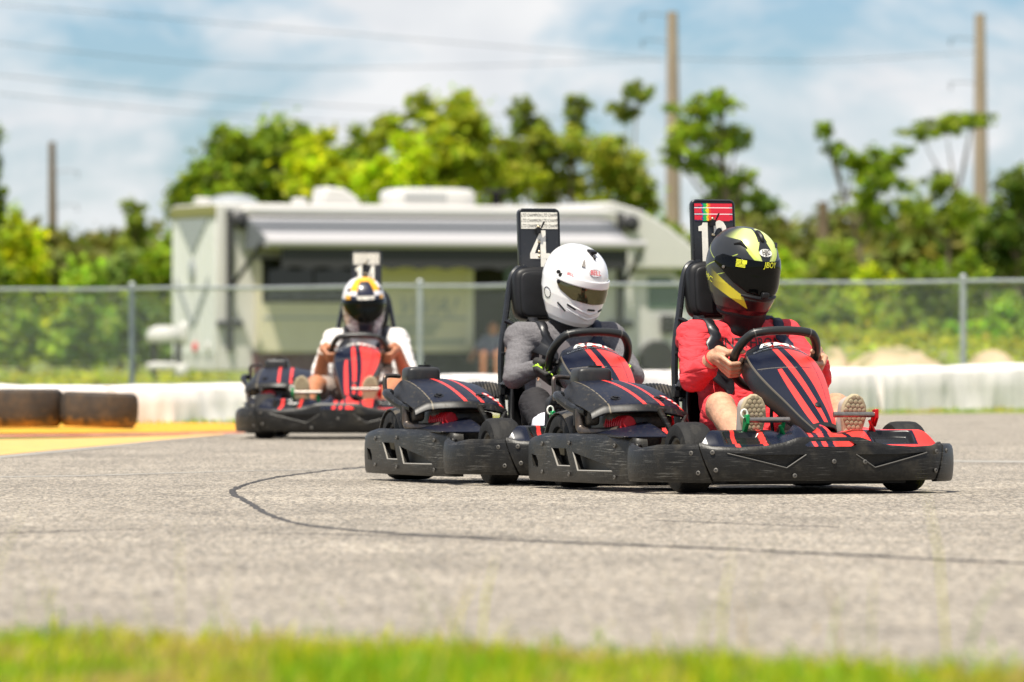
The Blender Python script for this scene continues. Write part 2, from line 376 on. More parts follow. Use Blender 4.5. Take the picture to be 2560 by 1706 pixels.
def deck_z(x, y):
    f = (x - .60) / .21; ay = abs(y)
    z = .226 - .062 * sstep(.15, 1.0, f)
    c = 1 - sstep(.10, .17, ay)
    z += c * (-.012 + .03 * math.exp(-((ay - .05) / .02) ** 2) * (1 - f))
    tray = sstep(.20, .23, ay) * (1 - sstep(.345, .365, ay)) * sstep(.28, .36, f) * (1 - sstep(.66, .74, f))
    return z - .020 * tray
def deck_col(x, y):
    f = (x - .60) / .21; ay = abs(y)
    tray = .195 < ay < .372 and .24 < f < .78
    if y < .045:
        for yy in (-.318, -.212, -.02, .018):
            if abs(y - yy + .02 * (f - .5)) < .009: return RED
        return BLK if tray else NAVY
    if tray: return BLK if (.205 < ay < .362 and .28 < f < .74) else NAVY
    if abs(y - .105 - .05 * f) < .008: return NAVY
    return RED if f > .1 else PINK

def cover_pt(u, v):
    """engine cover: u across (outer side to seat), v from the rear to the front edge"""
    y = -.585 + .385 * u; x = -.42 + .43 * v
    z = .390 - .03 * v - .062 * v * v - .05 * max(0, u - .55) ** 1.2 + .012 * math.sin(math.pi * u)
    e = min(1, u / .13); z -= .075 * (1 - e) ** 1.4 * (1 - .75 * v); y += -.010 * (1 - e)
    r = min(1, (1 - u) / .12); z -= .05 * (1 - r) ** 2
    fr = min(1, (1 - v) / .07); z -= .022 * (1 - fr) ** 2
    x -= .07 * (1 - sstep(0, .5, u)) * v * .6 + .05 * sstep(.75, 1, u) * v
    return Vector((x, y, z))
def cover_col(u, v):
    if u < .15: return BLK
    if u < .162 or v > .955: return ((.15, .125, .085) if noise.noise(Vector((u * 40, v * 25, 0))) > -.25 else BLK) if u < .162 else BLK
    if v < .035: return BLK
    for uu in (.43, .61):
        if abs(u - uu - .06 * v) < .020: return RED
    if v > .62 and u > .74:
        for k in range(4):
            du, dv = (u - .80 - .035 * k) / .035, (v - .66 - .075 * k) / .034
            q = du * du + dv * dv
            if q < .45: return (.75, .72, .7)
            if q < 1.3: return RED
        if abs(u - .965 + .3 * (v - .7)) < .03: return RED
    return NAVY

def make_wheel(parent, x, y, r, wd, side):
    e = empty('wheel', (x, y, r)); e.parent = parent
    mb = MB(); h = wd / 2
    mb.lathe([(r * .56, -h * .86), (r * .62, -h * .97), (r * .78, -h), (r * .92, -h * .93), (r * .985, -h * .72), (r, -h * .45), (r, h * .45), (r * .985, h * .72), (r * .92, h * .93), (r * .78, h), (r * .62, h * .97), (r * .56, h * .86)], (0, 0, 0), (0, 1, 0), 40, cap=False)
    mb.build('tyre', M['rubber'], e)
    mb = MB()
    mb.lathe([(r * .57, -h * .84), (r * .5, -h * .8), (r * .42, -h * .3), (r * .42, h * .3), (r * .5, h * .8), (r * .57, h * .84)], (0, 0, 0), (0, 1, 0), 28, cap=False)
    mb.cyl((0, -h * .35, 0), (0, h * .35, 0), r * .43, n=20); mb.cyl((0, -h * .75, 0), (0, h * .75, 0), r * .17, n=10)
    for k in range(3):
        a = 2.094 * k; mb.cyl((r * .28 * math.cos(a), -h * .5, r * .28 * math.sin(a)), (r * .28 * math.cos(a), h * .5, r * .28 * math.sin(a)), r * .05, n=6)
    mb.build('rim', M['rim'], e)

def make_kart():
    k = empty('go_kart')
    # chassis
    mb = MB(); mb.prism([(.70, -.30, .032), (.70, .34, .032), (.30, .42, .032), (-.45, .42, .032), (-.45, -.30, .032), (.30, -.34, .032)], (0, 0, .022)); mb.build('floor_tray', M['black'], k, bevel=.003)
    for yy in (-.30, .36):
        MB().tube(catmull([(-.70, yy, .075), (-.3, yy * .95, .07), (.25, yy * .9, .07), (.55, yy * .8, .075), (.68, yy * .6, .085)], 6), .016, 10).build('frame_rail', M['frame'], k)
    MB().cyl((-.53, -.5, .14), (-.53, .5, .14), .018).build('rear_axle', M['steel'], k)
    MB().cyl((.53, -.40, .125), (.53, .40, .125), .014).build('front_axle', M['frame'], k)
    for x, y, r, wd in ((.53, -.425, .127, .118), (.53, .400, .127, .118), (-.53, -.465, .141, .18), (-.53, .465, .141, .18)): make_wheel(k, x, y, r, wd, 1)
    # bumpers
    tA = FRONT.t_of_y(-.43); ya = [i for i in range(400) if FRONT.path[i].x > .6]; tB = 1 - tA
    tA = min((i for i in range(200)), key=lambda i: abs(FRONT.path[i].y + .470) + (0 if FRONT.path[i].x > .6 else 9)) / 399; tB = 1 - tA
    ztf = lambda t: interp(abs(t - .5), [0, .028, .052, .062, .085, .12, .17, .22, .25, .28], [.202, .202, .202, .200, .184, .172, .166, .170, .184, .200])
    zbf = lambda t: .046
    mb = FRONT.build(lambda z: tA + .030 * (1 - z), lambda z: tB - .030 * (1 - z), zbf, ztf, 120)
    fb = mb.build('front_bumper', M['plastic'], k, 40)
    def tri(sgn):
        a = [(.5 + sgn * x, z) for x, z in ((.048, .140), (.130, .140), (.190, .147), (.195, .143), (.088, .094), (.082, .092))]
        return FRONT.cutter(a, .011)
    slot = FRONT.cutter([(.5 + a, z) for a, z in ((-.045, .168), (.045, .168), (.05, .174), (.04, .187), (-.04, .187), (-.05, .174))], .08, .03)
    cut(fb, [tri(1), tri(-1), slot])
    for sg in (-1, 1):
        lip = [FRONT.at(.5 + sg * t_, -.0065)[0].to_3d() + Vector((0, 0, z_)) for t_, z_ in [(.048 + .037 * i / 6, .140 - .047 * i / 6) for i in range(7)] + [(.085 + .108 * i / 12, .093 + .052 * i / 12) for i in range(1, 13)]]
        MB().tube(lip, .0022, 6).build('recess_lip_highlight', M['seam_lip_highlight'], fb)  # lighter tube paints the highlight along the lower lip of the recess
    fb.data.polygons.foreach_set('use_smooth', [True] * len(fb.data.polygons)); fb.data.set_sharp_from_angle(angle=R(32))
    mb = FRONT.build(lambda z: .006, lambda z: tA + .026 * (1 - z), lambda t: .040, lambda t: interp(t, [0, .03, .06, .1, .16, .3], [.170, .176, .170, .160, .174, .178]), 70, off=.004)
    mb.build('corner_bumper', M['plastic'], k, 40); mirror_y(mb).build('corner_bumper', M['plastic'], k, 40)
    ztS = lambda t: interp(t, [0, .06, .12, .2, .3, .7, .93, 1], [.186, .184, .180, .192, .204, .205, .196, .19])
    mbs = SIDE.build(lambda z: 0, lambda z: 1, lambda t: .026, ztS, 90, bow=.004)
    P_ = lambda x: min(range(400), key=lambda i: abs(SIDE.path[i].x - x) + (9 if abs(SIDE.path[i].y) < .56 else 0)) / 399
    wins = [[(P_(-.66), .125), (P_(-.60), .12), (P_(-.575), .10), (P_(-.575), .075), (P_(-.64), .08)],
            [(P_(-.42), .150), (P_(-.27), .150), (P_(-.23), .085), (P_(-.36), .085)],
            [(P_(-.205), .138), (P_(.08), .098), (P_(.14), .072), (P_(-.16), .070)]]
    for sgn in (-1, 1):
        o = (mbs if sgn < 0 else mirror_y(mbs)).build('side_pod', M['plastic'], k, 40)
        cs = [SIDE.cutter(w_, .05 if i else .05, .02) for i, w_ in enumerate(wins)]
        cut(o, cs if sgn < 0 else [mirror_y(c) for c in cs]); o.data.polygons.foreach_set('use_smooth', [True] * len(o.data.polygons)); o.data.set_sharp_from_angle(angle=R(32))
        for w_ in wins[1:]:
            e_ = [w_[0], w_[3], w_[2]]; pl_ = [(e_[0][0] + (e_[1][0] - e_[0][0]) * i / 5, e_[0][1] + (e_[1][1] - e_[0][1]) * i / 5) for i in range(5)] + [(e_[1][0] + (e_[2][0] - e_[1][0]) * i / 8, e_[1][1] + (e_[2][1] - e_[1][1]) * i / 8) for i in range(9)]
            MB().tube([Vector((SIDE.at(t_, .0)[0].x, SIDE.at(t_, -.0005)[0].y * -sgn, z_)) for t_, z_ in pl_], .0034, 6).build('window_lip_highlight', M['lit_edge'], o)  # pale tube paints the lit lip along the window's lower edges
        MB().box((-.22, sgn * .555, .105), (.76, .006, .12), Matrix.Rotation(sgn * -.035, 3, 'Z')).build('pod_backing', M['backing'], k, bevel=.002)
    MB().tube(catmull([(-.76, -.5, .11), (-.80, -.42, .11), (-.81, 0, .11), (-.80, .42, .11), (-.76, .5, .11)], 6), .035, 12).build('rear_bumper', M['plastic'], k)
    # bolts
    bm_ = MB(); bm_.lathe([(.0085, 0), (.0085, .0025), (.006, .004), (.004, .004), (.0035, .001)], (0, 0, 0), (1, 0, 0), 10); bme = None
    def bolt(wall, t, z, parent=k, mir=False, off=.010):
        nonlocal bme
        q, n = wall.at(t, -off)
        if bme is None: o = bm_.build('bolt', M['bolt'], k); bme = o.data
        else: o = mobj('bolt', bme, k, 0)
        if mir: q = Vector((q.x, -q.y)); n = Vector((n.x, -n.y))
        o.location = (q.x, q.y, z); o.rotation_euler = (0, 0, math.atan2(n.y, n.x))
    for t, z in ((tA - .012, .145), (tA + .002, .075), (tA + .028, .148), (tA + .034, .085), (.5 + .005, .115), (.5 + .065, .113), (.5 - .07, .065), (tB - .03, .148), (tB - .032, .08), (tB + .01, .15)): bolt(FRONT, t, z, off=.007)
    for x, z in ((-.52, .165), (-.52, .06), (-.235, .17), (-.235, .055), (.16, .165), (.16, .05)):
        bolt(SIDE, P_(x), z, off=.005); bolt(SIDE, P_(x), z, mir=True, off=.005)
    # printed deck behind the front bumper
    nu, nv = 330, 110; cols = []
    def dk(u, v):
        y = (2 * u - 1) * (.37 + .105 * v ** .8); x0 = .60 + .065 * sstep(.28, .40, abs(y)); x1 = interp(abs(y), [0, .12, .24, .32, .39, .43, .48], [.806, .804, .796, .784, .766, .746, .704]); x = x0 + (x1 - x0) * v
        cols.append(deck_col(.60 + .21 * v, y)); return Vector((x, y, deck_z(.60 + .21 * v, y)))
    o = MB().grid(dk, nu, nv).build('front_deck', M['livery'], k, 50); face_out(o); grid_colors(o, cols); o.modifiers.new('t', 'SOLIDIFY').thickness = .006
    MB().tube(catmull([(.60, -.41, .205), (.585, -.2, .21), (.58, 0, .20), (.585, .2, .21), (.60, .41, .205)], 6), .012, 8).build('deck_support', M['frame'], k)
    # fairing
    nu, nv = 281, 280; cols = []
    def ff(u, v):
        un = (u * 2 - 1) * 1.25; cols.append(fair_col(un, v)); return fair(un, v)
    o = MB().grid(ff, nu, nv).build('nose_fairing', M['livery'], k, 60); face_out(o); grid_colors(o, cols); o.modifiers.new('t', 'SOLIDIFY').thickness = .006
    fo = o
    text_obj('lettering', 'BMP', .075, lambda x, y: fair((x * 1.25 - .005) / .120 + .10, .185 - y / .58, .0022), M['white_print'], fo, bold=.012, shear=.25, split=.02)
    text_obj('lettering', 'BUSHNELL MOTORSPORTS PARK', .0145, lambda x, y: fair((x * 1.10) / .128 + .10, .252 - y / .58, .0022), M['white_print'], fo, bold=.008, split=.01)
    q = fair(.12, .80, .003); MB().lathe([(.012, 0), (.012, .003), (.006, .005)], q, (.7, 0, .7), 12).build('fairing_bolt', M['black'], fo)
    # steering
    wc = Vector((.085, CY + .005, .488)); ax = Vector((-.74, 0, .67)).normalized(); e2 = Vector((.67, 0, .74)).normalized()
    ring = []
    for i in range(56):
        a = 2 * math.pi * i / 56; c_, s_ = math.cos(a), math.sin(a); s2 = s_ if s_ < .72 else .72 + (s_ - .72) * .35
        ring.append(wc + Vector((0, 1, 0)) * .158 * math.copysign(abs(c_) ** .85, c_) + e2 * .158 * s2)
    sw = MB().tube(ring, .0165, 12, closed=True).build('steering_wheel', M['grip'], k)
    for i in (8, 20):
        MB().tube([ring[i], ring[i].lerp(ring[i + 1], .3)], .0172, 12).build('grip_seam', M['seam_lip_highlight'], sw)
    mb = MB()
    for a in (-.25, 3.4, -1.57): mb.tube([wc - ax * .012, wc + (Vector((0, math.cos(a), 0)) + e2 * math.sin(a)) * .152], .011, 8)
    mb.cyl(wc - ax * .03, wc + ax * .012, .045, n=20); mb.build('spokes', M['black'], sw)
    MB().tube([wc - ax * .02, (.30, CY, .30), (.46, CY, .12)], .012, 10).build('steering_column', M['steel'], k)
    mb = MB(); rbox(mb, (.33, CY - .03, .30), (.09, .07, .10), 5); mb.build('brake_reservoir', M['brass'], k)
    MB().tube(catmull([(.30, CY - .085, .20), (.30, CY - .09, .30), (.32, CY - .06, .345), (.36, CY - .02, .34)], 5), .007, 8).build('hose', M['black'], k)
    mb = MB(); rbox(mb, (.40, CY, .16), (.26, .17, .20), 4); mb.build('leg_shield', M['dusty'], k)
    # seat, hoop, headrest
    prof = catmull([(.02, 0, .17), (-.06, 0, .115), (-.20, 0, .085), (-.32, 0, .10), (-.40, 0, .20), (-.445, 0, .36), (-.475, 0, .54)], 8)
    def st(u, v):
        f = v * (len(prof) - 1); i = min(len(prof) - 2, int(f)); C = prof[i].lerp(prof[i + 1], f - i); a = u * 2 - 1
        return C + Vector((.05 * a ** 4 * sstep(.4, .8, v) + .03 * a ** 4, CY + a * interp(v, [0, .3, .6, 1], [.17, .195, .195, .155]), .11 * abs(a) ** 4 * interp(v, [0, .4, .7, 1], [.3, 1, .9, .2])))
    MB().grid(st, 25, 40).build('seat', M['black'], k, 60, thick=.012)
    hoop = []
    for sgn in (-1, 1):
        pts = catmull([(-.40, CY + sgn * .175, .10), (-.44, CY + sgn * .185, .30), (-.455, CY + sgn * .185, .50), (-.485, CY + sgn * .155, .66), (-.51, CY + sgn * .128, .79), (-.522, CY + sgn * .10, .832), (-.53, CY + sgn * .06, .845)], 7)
        MB().tube(pts, .0135, 10).build('roll_hoop_tube', M['frame'], k)
        MB().tube(catmull([(-.47, CY + sgn * .165, .63), (-.46, CY + sgn * .13, .61), (-.45, CY + sgn * .09, .55), (-.44, CY + sgn * .08, .45)], 5), .010, 8).build('hoop_brace', M['frame'], k)
        MB().tube([(-.43, CY + sgn * .155, .12), (-.45, CY + sgn * .15, .35), (-.46, CY + sgn * .15, .56)], .009, 8).build('seat_upright', M['frame'], k)
        MB().box((-.45, CY + sgn * .165, .50), (.02, .05, .012)).build('seat_bracket', M['frame'], k, bevel=.002)
        MB().box((-.43, CY + sgn * .17, .36), (.03, .06, .05)).build('seat_clamp', M['frame'], k, bevel=.004)
        MB().tube([(-.42, CY + sgn * .16, .42), (-.38, CY + sgn * .20, .37)], .012, 8).build('seat_stay', M['frame'], k)
    mb = MB(); rbox(mb, (-.475, CY, .735), (.085, .265, .215), 5, Matrix.Rotation(R(-8), 3, 'Y')); o = mb.build('headrest', M['black'], k, 60)
    mb = MB(); rbox(mb, (-.435, CY, .735), (.03, .225, .185), 6, Matrix.Rotation(R(-8), 3, 'Y')); mb.build('headrest_pad', M['black'], k, 60)
    # engine
    nu, nv = 220, 180; cols = []
    def cf(u, v): cols.append(cover_col(u, v)); return cover_pt(u, v)
    o = MB().grid(cf, nu, nv).build('engine_cover', M['livery_dusty'], k, 60); face_out(o); grid_colors(o, cols); o.modifiers.new('t', 'SOLIDIFY').thickness = .006
    for u, v in ((.27, .80), (.70, .78)):
        q = cover_pt(u, v); MB().lathe([(.020, -.002), (.020, .003), (.014, .004), (.013, .001), (.009, .001), (.008, .008)], q, (.35, 0, .94), 16).build('cover_latch', M['black'], o)
    mb = MB()
    mb.tube([cover_pt(.62, .99), Vector((.04, -.30, .19))], .011, 8); mb.tube([cover_pt(.93, .97), Vector((.045, -.295, .185))], .011, 8); mb.tube([cover_pt(.60, .99), cover_pt(.93, .97)], .012, 8); mb.build('cover_strut', M['plastic'], k)
    mb = MB()
    for i in range(8): mb.lathe([(.036, 0), (.038, .002), (.038, .0045), (.036, .0065)], (-.13 + .012 * i, -.48 + .004 * i, .235), (1, .3, .1), 22)
    mb.cyl((-.15, -.485, .235), (-.03, -.45, .245), .026, n=18); mb.build('cylinder_fins', M['red_metal'], k)
    mb = MB(); rbox(mb, (-.20, -.40, .22), (.26, .22, .16), 5); mb.build('engine_block', M['dusty'], k)
    mb = MB(); rbox(mb, (-.13, -.36, .250), (.13, .20, .05), 5); mb.build('blower_housing', M['dusty'], k)
    mb = MB(); rbox(mb, (-.46, -.445, .400), (.11, .138, .095), 6); ft = mb.build('fuel_tank', M['tank'], k, 60)
    mb = MB(); mb.cyl((-.46, -.43, .444), (-.46, -.43, .455), .026, n=18); mb.cyl((-.46, -.43, .455), (-.46, -.43, .468), .002, n=6); mb.build('filler_cap', M['black'], ft)
    MB().tube(catmull([(-.47, -.53, .41), (-.45, -.585, .412), (-.44, -.60, .40), (-.435, -.60, .36), (-.43, -.598, .325)], 5), .0085, 8).build('guard_tube', M['exhaust'], k)
    MB().tube(catmull([(-.36, -.60, .345), (-.33, -.625, .345), (-.29, -.625, .33), (-.24, -.60, .30), (-.16, -.57, .285)], 6), .0165, 10).build('intake_pipe', M['frame'], k)
    mb = MB(); rbox(mb, (-.17, -.545, .272), (.05, .05, .075), 4); mb.build('carburettor', M['dusty'], k)
    MB().tube(catmull([(-.20, -.585, .295), (-.195, -.585, .25), (-.19, -.583, .225), (-.16, -.575, .212), (-.08, -.53, .212), (-.03, -.49, .218)], 6), [.017] * 31, 12).build('exhaust_pipe', M['exhaust'], k)
    MB().cyl((-.21, -.585, .30), (-.208, -.585, .235), .019, n=14).build('pipe_collar', M['black'], k)
    shr = lambda u, v, o=0.: Vector((-.66 + .14 * v, -.275 + .25 * u, .30 + o + (.02 + .065 * math.sin(math.pi * (.12 + .78 * u)) ** .6) * math.sin(math.pi * (.1 + .8 * v))))
    mb = MB()
    for i in range(19): mb.tube([shr(.02 + .96 * i / 18, v_ / 10, .001) for v_ in range(11)], .0042, 6)
    mb.build('shroud_ribs', M['dusty'], k)['kind'] = 'stuff'
    MB().grid(shr, 24, 12).build('chain_shroud', M['black'], k, 60, thick=.004)
    # rear mudguards, side decks
    for sgn in (-1, 1):
        MB().grid(lambda u, v: Vector((-.53 + .168 * math.cos(R(15 + 150 * u)), sgn * (.395 + .16 * v), .141 + .160 * math.sin(R(15 + 150 * u)) - .02 * v * v)), 18, 8).build('mudguard', M['dusty'], k, 60, thick=.005)
        nu, nv = 60, 20; cols = []
        def sd(u, v):
            x = -.34 + .60 * u; y = sgn * (.578 - (.20 if sgn < 0 else .22) * v); z = .200 + .052 * math.sin(math.pi * min(1, .15 + u * .95)) * v ** .7
            cols.append((BLK if v < .1 else NAVY) if sgn < 0 else ((BLK if v < .12 else RED))); return Vector((x, y, z))
        o = MB().grid(sd, nu, nv).build('side_deck', M['livery_dusty'], k, 60); face_out(o); grid_colors(o, cols); o.modifiers.new('t', 'SOLIDIFY').thickness = .005
    # pedals
    for y0, y1, z, m in ((-.265, -.095, .262, 'green_metal'), (.075, .245, .280, 'red_anod')):
        p = empty('pedal', (0, 0, 0)); p.parent = k
        mb = MB(); mb.tube([(.668, y0 + i * (y1 - y0) / 24, z) for i in range(25)], [.0105 if i % 2 else .0098 for i in range(25)], 12); mb.build('foot_bar', M['steel'], p)
        e = y0 if m == 'green_metal' else y1
        mb = MB(); mb.prism([(.682, e, z + .02), (.682, e, z - .012), (.655, e, z - .045), (.635, e, z - .04), (.65, e, z + .018)], (0, .014 if e == y0 else -.014, 0)); mb.build('pedal_cheek', M[m], p, bevel=.003)
        ya = y1 - .02 if m == 'green_metal' else y1 - .015
        mb = MB(); mb.tube([(.668, ya, z), (.64, ya, z - .05), (.64, ya, .05)], .008, 8); mb.tube([(.66, ya - .012, z - .02), (.65, ya + .012, z - .07)], .007, 8); mb.build('pedal_arm', M[m], p)
        if m == 'green_metal': MB().tube([(.655, e + .002 - .012 * math.sin(i * .6283), z + .022 + .016 * math.cos(i * .6283)) for i in range(10)], .0035, 6, closed=True).build('heel_hook', M['white_print'], p)
    MB().grid(lambda u, v: Vector((-.36 + .012 * math.sin(6 * v), -.13 + .022 * u + .02 * v, .44 - .075 * v)), 4, 10).build('cloth_tag', M['orange'], k, 60, thick=.003)
    return k

def make_plate(k, number, style):
    pl = empty('number_plate', (0, 0, 0)); pl.parent = k
    c = Vector((-.54, CY - .002, .956)); tl = Matrix.Rotation(R(-5), 3, 'Y')
    fx = lambda x, y, d=0.: c + tl @ Vector((.011 + d, x, y))
    def rr(w_, h_, r_, n=6):
        out = []
        for sx, sy, a0 in ((1, 1, 0), (-1, 1, 90), (-1, -1, 180), (1, -1, 270)):
            for i in range(n + 1):
                a = R(a0 + 90 * i / n); out.append((sx * (w_ / 2 - r_) + r_ * math.cos(a), sy * (h_ / 2 - r_) + r_ * math.sin(a)))
        return out
    MB().prism([fx(x, y, -.022) for x, y in rr(.176, .245, .022)], tl @ Vector((.022, 0, 0))).build('plate_board', M['plate'], pl, bevel=.004)
    MB().tube([fx(x, y, .001) for x, y in rr(.166, .233, .02)], .0035, 6, closed=True).build('plate_edging', M['frame'], pl)
    b0, b1 = .040, .106
    if style == 'scribble':
        st = MB().prism([fx(-.076, b0, .001), fx(.076, b0, .001), fx(.076, b1, .001), fx(-.076, b1, .001)], tl @ Vector((.0015, 0, 0))).build('sticker', M['plate_white'], pl)
        for i in range(3):
            text_obj('sticker_print', 'LTD CHAMPION LTD CHAMP', .0185, lambda x, y: fx(x * .62, y + b1 - .012 - .0215 * i, .0035), M['ink'], st, bold=.0, shear=.2)
    else:
        nu, nv = 90, 48; cols = []
        def sf(u, v):
            x = -.076 + .152 * u; y = b0 + (b1 - b0) * v
            nz = noise.noise(Vector((u * 9, v * 14, 0))); xx = u + .05 * nz
            row = (v * 2.6) % 1; c_ = (.62, .012, .03)
            edge = noise.noise(Vector((u * 16, v * 20, 4))) * .5
            if abs(v - .39) < .022 or abs(v - .76) < .022: c_ = (.85, .82, .8)
            elif .20 < xx < .23: c_ = (.01, .03, .28)
            elif .23 <= xx < .32: c_ = (.01, .38, .08)
            elif .32 <= xx < .37: c_ = (.75, .55, .01)
            elif .37 <= xx < .44 and nz > 0: c_ = (.85, .12, .01)
            elif (u < .22 or u > .93) and (min(row, 1 - row) < .16 + .2 * edge): c_ = (.03, .01, .05)
            cols.append(c_); return fx(x, y, .0025)
        st = MB().grid(sf, nu, nv).build('sticker', M['helmet'], pl, 0); grid_colors(st, cols)
    w_ = {1: .012, 2: .004}[len(number)]
    def poly(name, pl_pts, x0, sx, k=0):
        MB().add([fx(x0 + px_ * sx, -.112 + py_ * .146, .0032 + .0004 * k) for px_, py_ in pl_pts], [tuple(range(len(pl_pts)))]).build(name, M['plate_white'], pl, 0, fixn=False)
    def digit(ch, x0, sx):
        if ch == '1': poly('digit', [(.22, 0), (.62, 0), (.62, 1), (.30, 1), (.22, .93), (.0, .90), (.0, .78), (.22, .78)], x0, sx)
        elif ch == '4':
            poly('digit', [(.50, 0), (.76, 0), (.76, 1), (.50, 1)], x0, sx); poly('digit', [(0, .22), (.94, .22), (.94, .37), (0, .37)], x0, sx, 1); poly('digit', [(0, .36), (.22, .36), (.52, .82), (.52, 1)], x0, sx, 2)
        else: text_obj('digit', ch, .205, lambda x, y: fx(x * .62 + x0 + sx * .45, y * .98 - .040, .0032), M['plate_white'], pl, bold=.022)
    if len(number) == 1: digit(number, -.042, .088)
    else: digit(number[0], -.062, .060); digit(number[1], .000, .062)
    for y in (.048, -.012, -.052, -.07):
        q = fx(-.004, y, .002); MB().lathe([(.006, 0), (.006, .004), (.003, .006)], q, tl @ Vector((1, 0, 0)), 10).build('plate_bolt', M['brass'], pl)
    mb = MB(); mb.box(fx(-.008, .032, .012), (.02, .018, .022)); mb.tube(catmull([fx(.0, .035, .02), fx(.006, .058, .03), fx(.014, .066, .026), fx(.008, .05, .022), fx(-.012, .02, .018)], 6), .0022, 6); mb.build('plate_clip', M['black'], pl, bevel=.003)
    return pl
# ------------------------------------------------------------------ drivers
def capsule(mb, p0, p1, r0, r1, flat=(), n=18):
    p0, p1 = Vector(p0), Vector(p1); ln = (p1 - p0).length; ax = (p1 - p0).normalized() if ln > 1e-6 else Vector((0, 0, 1))
    prof = [(max(1e-4, r0 * math.cos(R(a))), r0 * math.sin(R(a))) for a in range(-89, 1, 15)] + [(max(1e-4, r1 * math.cos(R(a))), ln + r1 * math.sin(R(a))) for a in range(1, 92, 15)]
    t = MB(); t.lathe(prof, p0, ax, n)
    vs = [Vector(v) for v in t.v]
    for d, f in flat:
        d = Vector(d).normalized(); d = (d - ax * d.dot(ax)).normalized(); vs = [v + d * ((v - p0).dot(d)) * (f - 1) for v in vs]
    mb.add(vs, t.f)
def blob(name, prims, voxel, mat, parent, smooth=4, fold=None):
    mb = MB()
    for p in prims: capsule(mb, *p)
    o = mb.build(name, mat, parent, 0)
    md = o.modifiers.new('r', 'REMESH'); md.mode = 'VOXEL'; md.voxel_size = voxel; md.use_smooth_shade = True
    if smooth: s = o.modifiers.new('s', 'SMOOTH'); s.iterations = smooth; s.factor = .5
    bake(o); me = o.data
    if fold:
        me.calc_loop_triangles(); nrm = [v.normal.copy() for v in me.vertices]
        for v, n_ in zip(me.vertices, nrm): v.co += n_ * fold(v.co)
    me.polygons.foreach_set('use_smooth', [True] * len(me.polygons)); me.update()
    if not me.materials: me.materials.append(mat)
    return o
def bvh_of(o): return BVHTree.FromPolygons([v.co.copy() for v in o.data.vertices], [tuple(p.vertices) for p in o.data.polygons])
def front_hit(bvh, y, z, off):
    h = bvh.ray_cast(Vector((.6, y, z)), Vector((-1, 0, 0))); return (h[0].x + off) if h[0] is not None else None

def hand_prims(g, T, O, A, up=1):
    """a fist round the wheel rim at g: T along the rim, O outward, A towards the driver"""
    g, T, O, A = Vector(g), Vector(T).normalized(), Vector(O).normalized(), Vector(A).normalized(); pr = []
    wrist = g + O * .050 + A * .062 - T * .012; kn = []
    for i in range(4):
        s = (.034 - .0215 * i); r = (.0097, .0099, .0094, .0085)[i]; l = (1, 1.08, 1.0, .84)[i]
        m = g + O * .042 * l + A * .004 + T * s; p = g + O * .020 - A * .035 * l + T * (s - .003); d = g - O * .014 * l - A * .033 * l + T * (s - .007); t = g - O * .030 * l - A * .012 + T * (s - .008)
        pr += [(m, p, r * 1.12, r), (p, d, r, r * .92), (d, t, r * .92, r * .82), (wrist.lerp(m, .15), m, .021, r * 1.2)]; kn.append(m)
    tb = wrist + T * .028 - O * .012; tm = g + A * .024 + T * .032 + O * .012; tp = g - O * .016 + A * .006 + T * .052; te = g - O * .032 - A * .010 + T * .062
    pr += [(wrist, tb.lerp(tm, .4), .024, .018), (tb, tm, .019, .014), (tm, tp, .0135, .0118), (tp, te, .0118, .0098)]
    return wrist, pr, tp, te

HZ = lambda z: (1 - min(1, (max(0, z) / .150)) ** 2.3) ** (1 / 2.3)
def hp(az, z, off=0.):
    if z >= 0: f = HZ(z); xf, xb, w_ = .150 * f, .152 * f, .119 * f
    else:
        zs = [-.165, -.14, -.10, -.05, 0]; xf = interp(z, zs, [.115, .140, .155, .157, .150]); xb = interp(z, zs, [.050, .078, .112, .140, .152]); w_ = interp(z, zs, [.076, .093, .107, .116, .119])
    a = R(az); c, s = math.cos(a), math.sin(a); e = 2 / 2.25
    q = Vector((math.copysign(abs(c) ** e, c) * (xf if c > 0 else xb), math.copysign(abs(s) ** e, s) * w_, z + (.035 * max(0, -c) * max(0, min(1, -z / .165)))))
    if off: q += Vector((q.x, q.y, max(0, q.z) * 1.0)).normalized() * off
    return q
def hz(s): return -.165 + .33 * s if s < .5 else .15 * math.sin((s - .5) * math.pi)
def helmet_shell(parent, colfn, mat):
    cols = []
    def f(u, v):
        az = u * 360 - 180; z = hz(v); cols.append(colfn(az, z)); return hp(az, z)
    o = MB().grid(f, 400, 250, True).build('helmet_shell', mat, parent, 60); grid_colors(o, cols)
    MB().tube([hp(a, -.163, -.004) for a in range(0, 360, 8)], .009, 8, closed=True).build('helmet_trim', M['black'], o)
    return o
def helmet_visor(parent, zl, zu, az, mat, off=.004):
    def f(u, v):
        a = (u * 2 - 1) * az; return hp(a, zl(abs(a)) + (zu(abs(a)) - zl(abs(a))) * v, off + .002 * math.sin(math.pi * v))
    return MB().grid(f, 90, 24).build('visor', mat, parent, 60, thick=.004)
